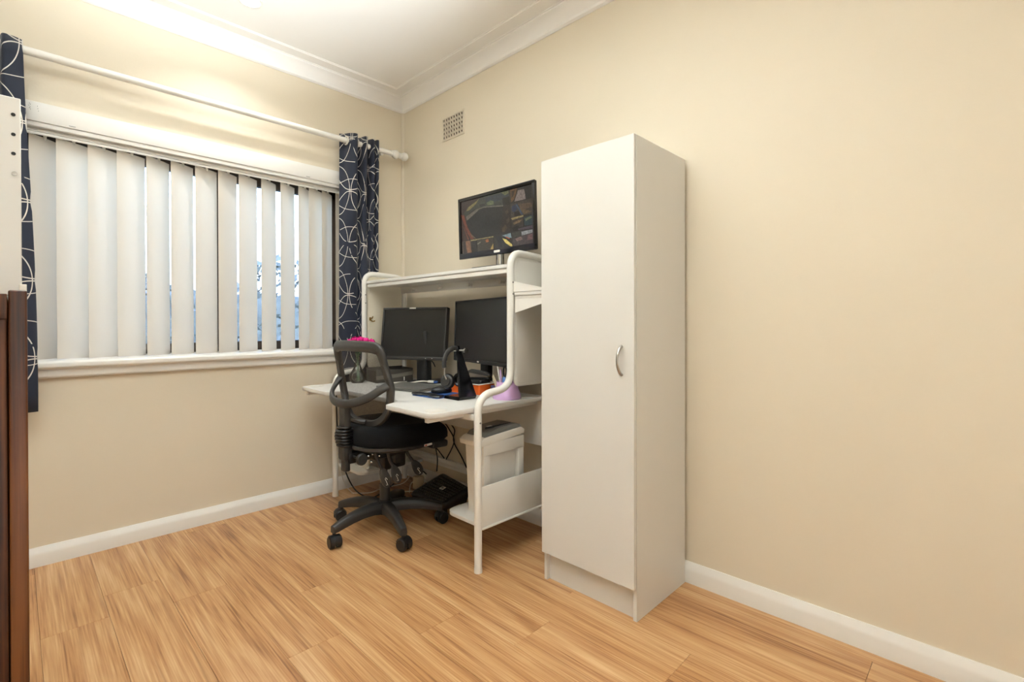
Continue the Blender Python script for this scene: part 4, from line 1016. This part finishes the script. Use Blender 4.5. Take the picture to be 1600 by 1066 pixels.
for i in range(9):
    u = .09+i*.103
    for j in range(14):
        v = .07+j*.066; c = bil(u, v, .002)
        if abs(u-.5) < .07 and abs(v-.55) < .06: continue
        rb.box(c-Vector((.008, .0085, .004)), c+Vector((.008, .0085, .004)), .0035, 1)
pd_ = obj('rib_pad', rb, 'rib_rubber', fr_); pd_['kind'] = 'stuff'
bm_ = (P_[1]-P_[0]).normalized(); n_ = (P_[1]-P_[0]).cross(P_[3]-P_[0]).normalized(); n_ = n_ if n_.z > 0 else -n_; yv = n_.cross(bm_)
rot = Matrix((-yv, bm_, n_)).transposed().to_4x4(); rot.translation = bil(.5, .55, .007)
obj('badge', MB().prism(rounded([(-.017, -.014), (.017, -.014), (.017, .014), (-.017, .014)], .003, 3), 0, .002, 'xy', mtx=rot), 'label_white', fr_, label='silver badge')
tx = text_bm('hp', .026); bmesh.ops.transform(tx.bm, matrix=rot @ Matrix.Translation((0, .002, .0026)), verts=tx.bm.verts)
obj('badge_lettering', tx, 'black_plastic', fr_)
ft = MB()
for (x, y) in ((-.31, -.62), (-.11, -.60), (-.165, -.88), (-.295, -.86)): ft.box((x-.018, y-.014, 0), (x+.018, y+.014, .06), .005)
obj('foot_block', ft, 'black_plastic', fr_)
# power strip, adaptor and cables
tag(obj('power_adaptor', MB().box((-.16, -.395, .0), (-.10, -.345, .085), .006), 'beige_wire'), 'upright pale power adaptor behind the footrest', 'adaptor')
def cable(label, pts, r, m): return tag(obj('cable', MB().tube(smooth_path(pts, 6), r, 7), m), label, 'cable')
cable('white cable looping on the floor under the desk from chair to corner', [(-.49, -.14, .004), (-.40, -.22, .004), (-.30, -.20, .004), (-.16, -.22, .006), (-.09, -.20, .03)], .0034, 'cable_white')
cable('white cable curled beside the footrest', [(-.34, -.27, .004), (-.24, -.36, .004), (-.17, -.44, .02), (-.11, -.42, .07), (-.10, -.34, .06), (-.14, -.30, .02), (-.22, -.40, .004)], .0034, 'cable_white')
cable('black cable sagging to the floor behind the chair post', [(-.60, -.155, .70), (-.60, -.17, .45), (-.56, -.16, .22), (-.50, -.19, .05), (-.455, -.30, .005), (-.37, -.29, .005), (-.2, -.18, .005)], .0042, 'cable_black')
cable('thin white cable dropping beside the far front leg', [(-.585, -.140, .70), (-.60, -.15, .35), (-.55, -.15, .10), (-.49, -.165, .005)], .0026, 'cable_white')
cable('black cable crossing on the wall, left of the shredder', [(-.088, -.60, .47), (-.04, -.585, .42), (-.012, -.605, .335), (-.035, -.55, .212)], .0042, 'cable_black')
cable('second black cable crossing on the wall towards the shredder', [(-.088, -.665, .47), (-.04, -.645, .42), (-.012, -.60, .335), (-.012, -.68, .25), (-.036, -.76, .20)], .0042, 'cable_black')
cable('black cable hanging straight down to the footrest', [(-.09, -.42, .47), (-.06, -.445, .33), (-.055, -.48, .22), (-.10, -.535, .145)], .0042, 'cable_black')
cable('black cable looping below the chair seat to the wall duct', [(-.10, -.39, .47), (-.09, -.375, .38), (-.06, -.36, .32), (-.04, -.45, .27), (-.035, -.53, .215)], .0042, 'cable_black')
cable('pair of black leads slanting down beside the chair lever', [(-.12, -.33, .47), (-.20, -.28, .33), (-.17, -.36, .20), (-.10, -.42, .10)], .0045, 'cable_black')
cable('black monitor lead drooping behind the left monitor', [(-.20, -.46, .93), (-.13, -.44, .885), (-.11, -.50, .86), (-.13, -.56, .83)], .0035, 'cable_black')

# ------------------------------------------------------------------ wooden chest and white shelf unit at the left edge
cs = thing('wooden_chest', 'dark brown wooden chest at the left edge of the room', 'chest', (-2.24, -1.89, 0))
cx0, cx1, cy0, cy1 = -2.47, -2.0335, -2.17, -1.55
c = MB(); c.box((cx0, cy0, .0), (cx1, cy1, 1.146), .003)
obj('carcass', c, 'walnut', cs)
p = MB(); p.box((cx0, cy0-.004, 1.112), (cx1, cy0, 1.146), .001); p.box((cx0, cy0-.004, .0), (cx0+.05, cy0, 1.112), .001); p.box((cx0+.05, cy0-.004, 0), (cx1, cy0, .08), .001)
obj('side_frame', p, 'walnut', cs)
dd = obj('door', box((-2.0325, cy0-.002, .02), (-2.0140, cy1+.002, 1.1515), .0025, 3), 'walnut', cs)
wu = thing('white_shelf_unit', 'white panel with a row of peg holes standing on the wooden chest', 'shelf unit', (-2.17, -1.80, 1.152))
obj('side_panel', box((-2.33, -1.99, 1.1520), (-2.0175, -1.972, 1.472), .001, 1), 'white_laminate', wu)
obj('side_panel', box((-2.33, -1.60, 1.1520), (-2.03, -1.582, 1.472), .001, 1), 'white_laminate', wu)
obj('shelf', box((-2.33, -1.972, 1.30), (-2.04, -1.60, 1.316)), 'white_laminate', wu); obj('shelf', box((-2.33, -1.972, 1.1520), (-2.04, -1.60, 1.168)), 'white_laminate', wu)
ho_ = MB()
for z in (1.444, 1.412, 1.381): ho_.lathe([(.0001, -.0012), (.0028, -.0012), (.0028, .0), (.0001, .0)], (-2.0262, -1.9895, z), 12, 'y')
obj('peg_hole', ho_, 'hole_dark', wu)
obj('screw', MB().lathe([(.0012, -.002), (.0034, -.0015), (.0036, .0), (.0012, 0)], (-2.0252, -1.9895, 1.349), 14, 'y'), 'brushed_steel', wu)
obj('bracket', MB().box((-2.0205, -1.998, 1.1525), (-2.0120, -1.975, 1.170), .001), 'white_plastic', wu)
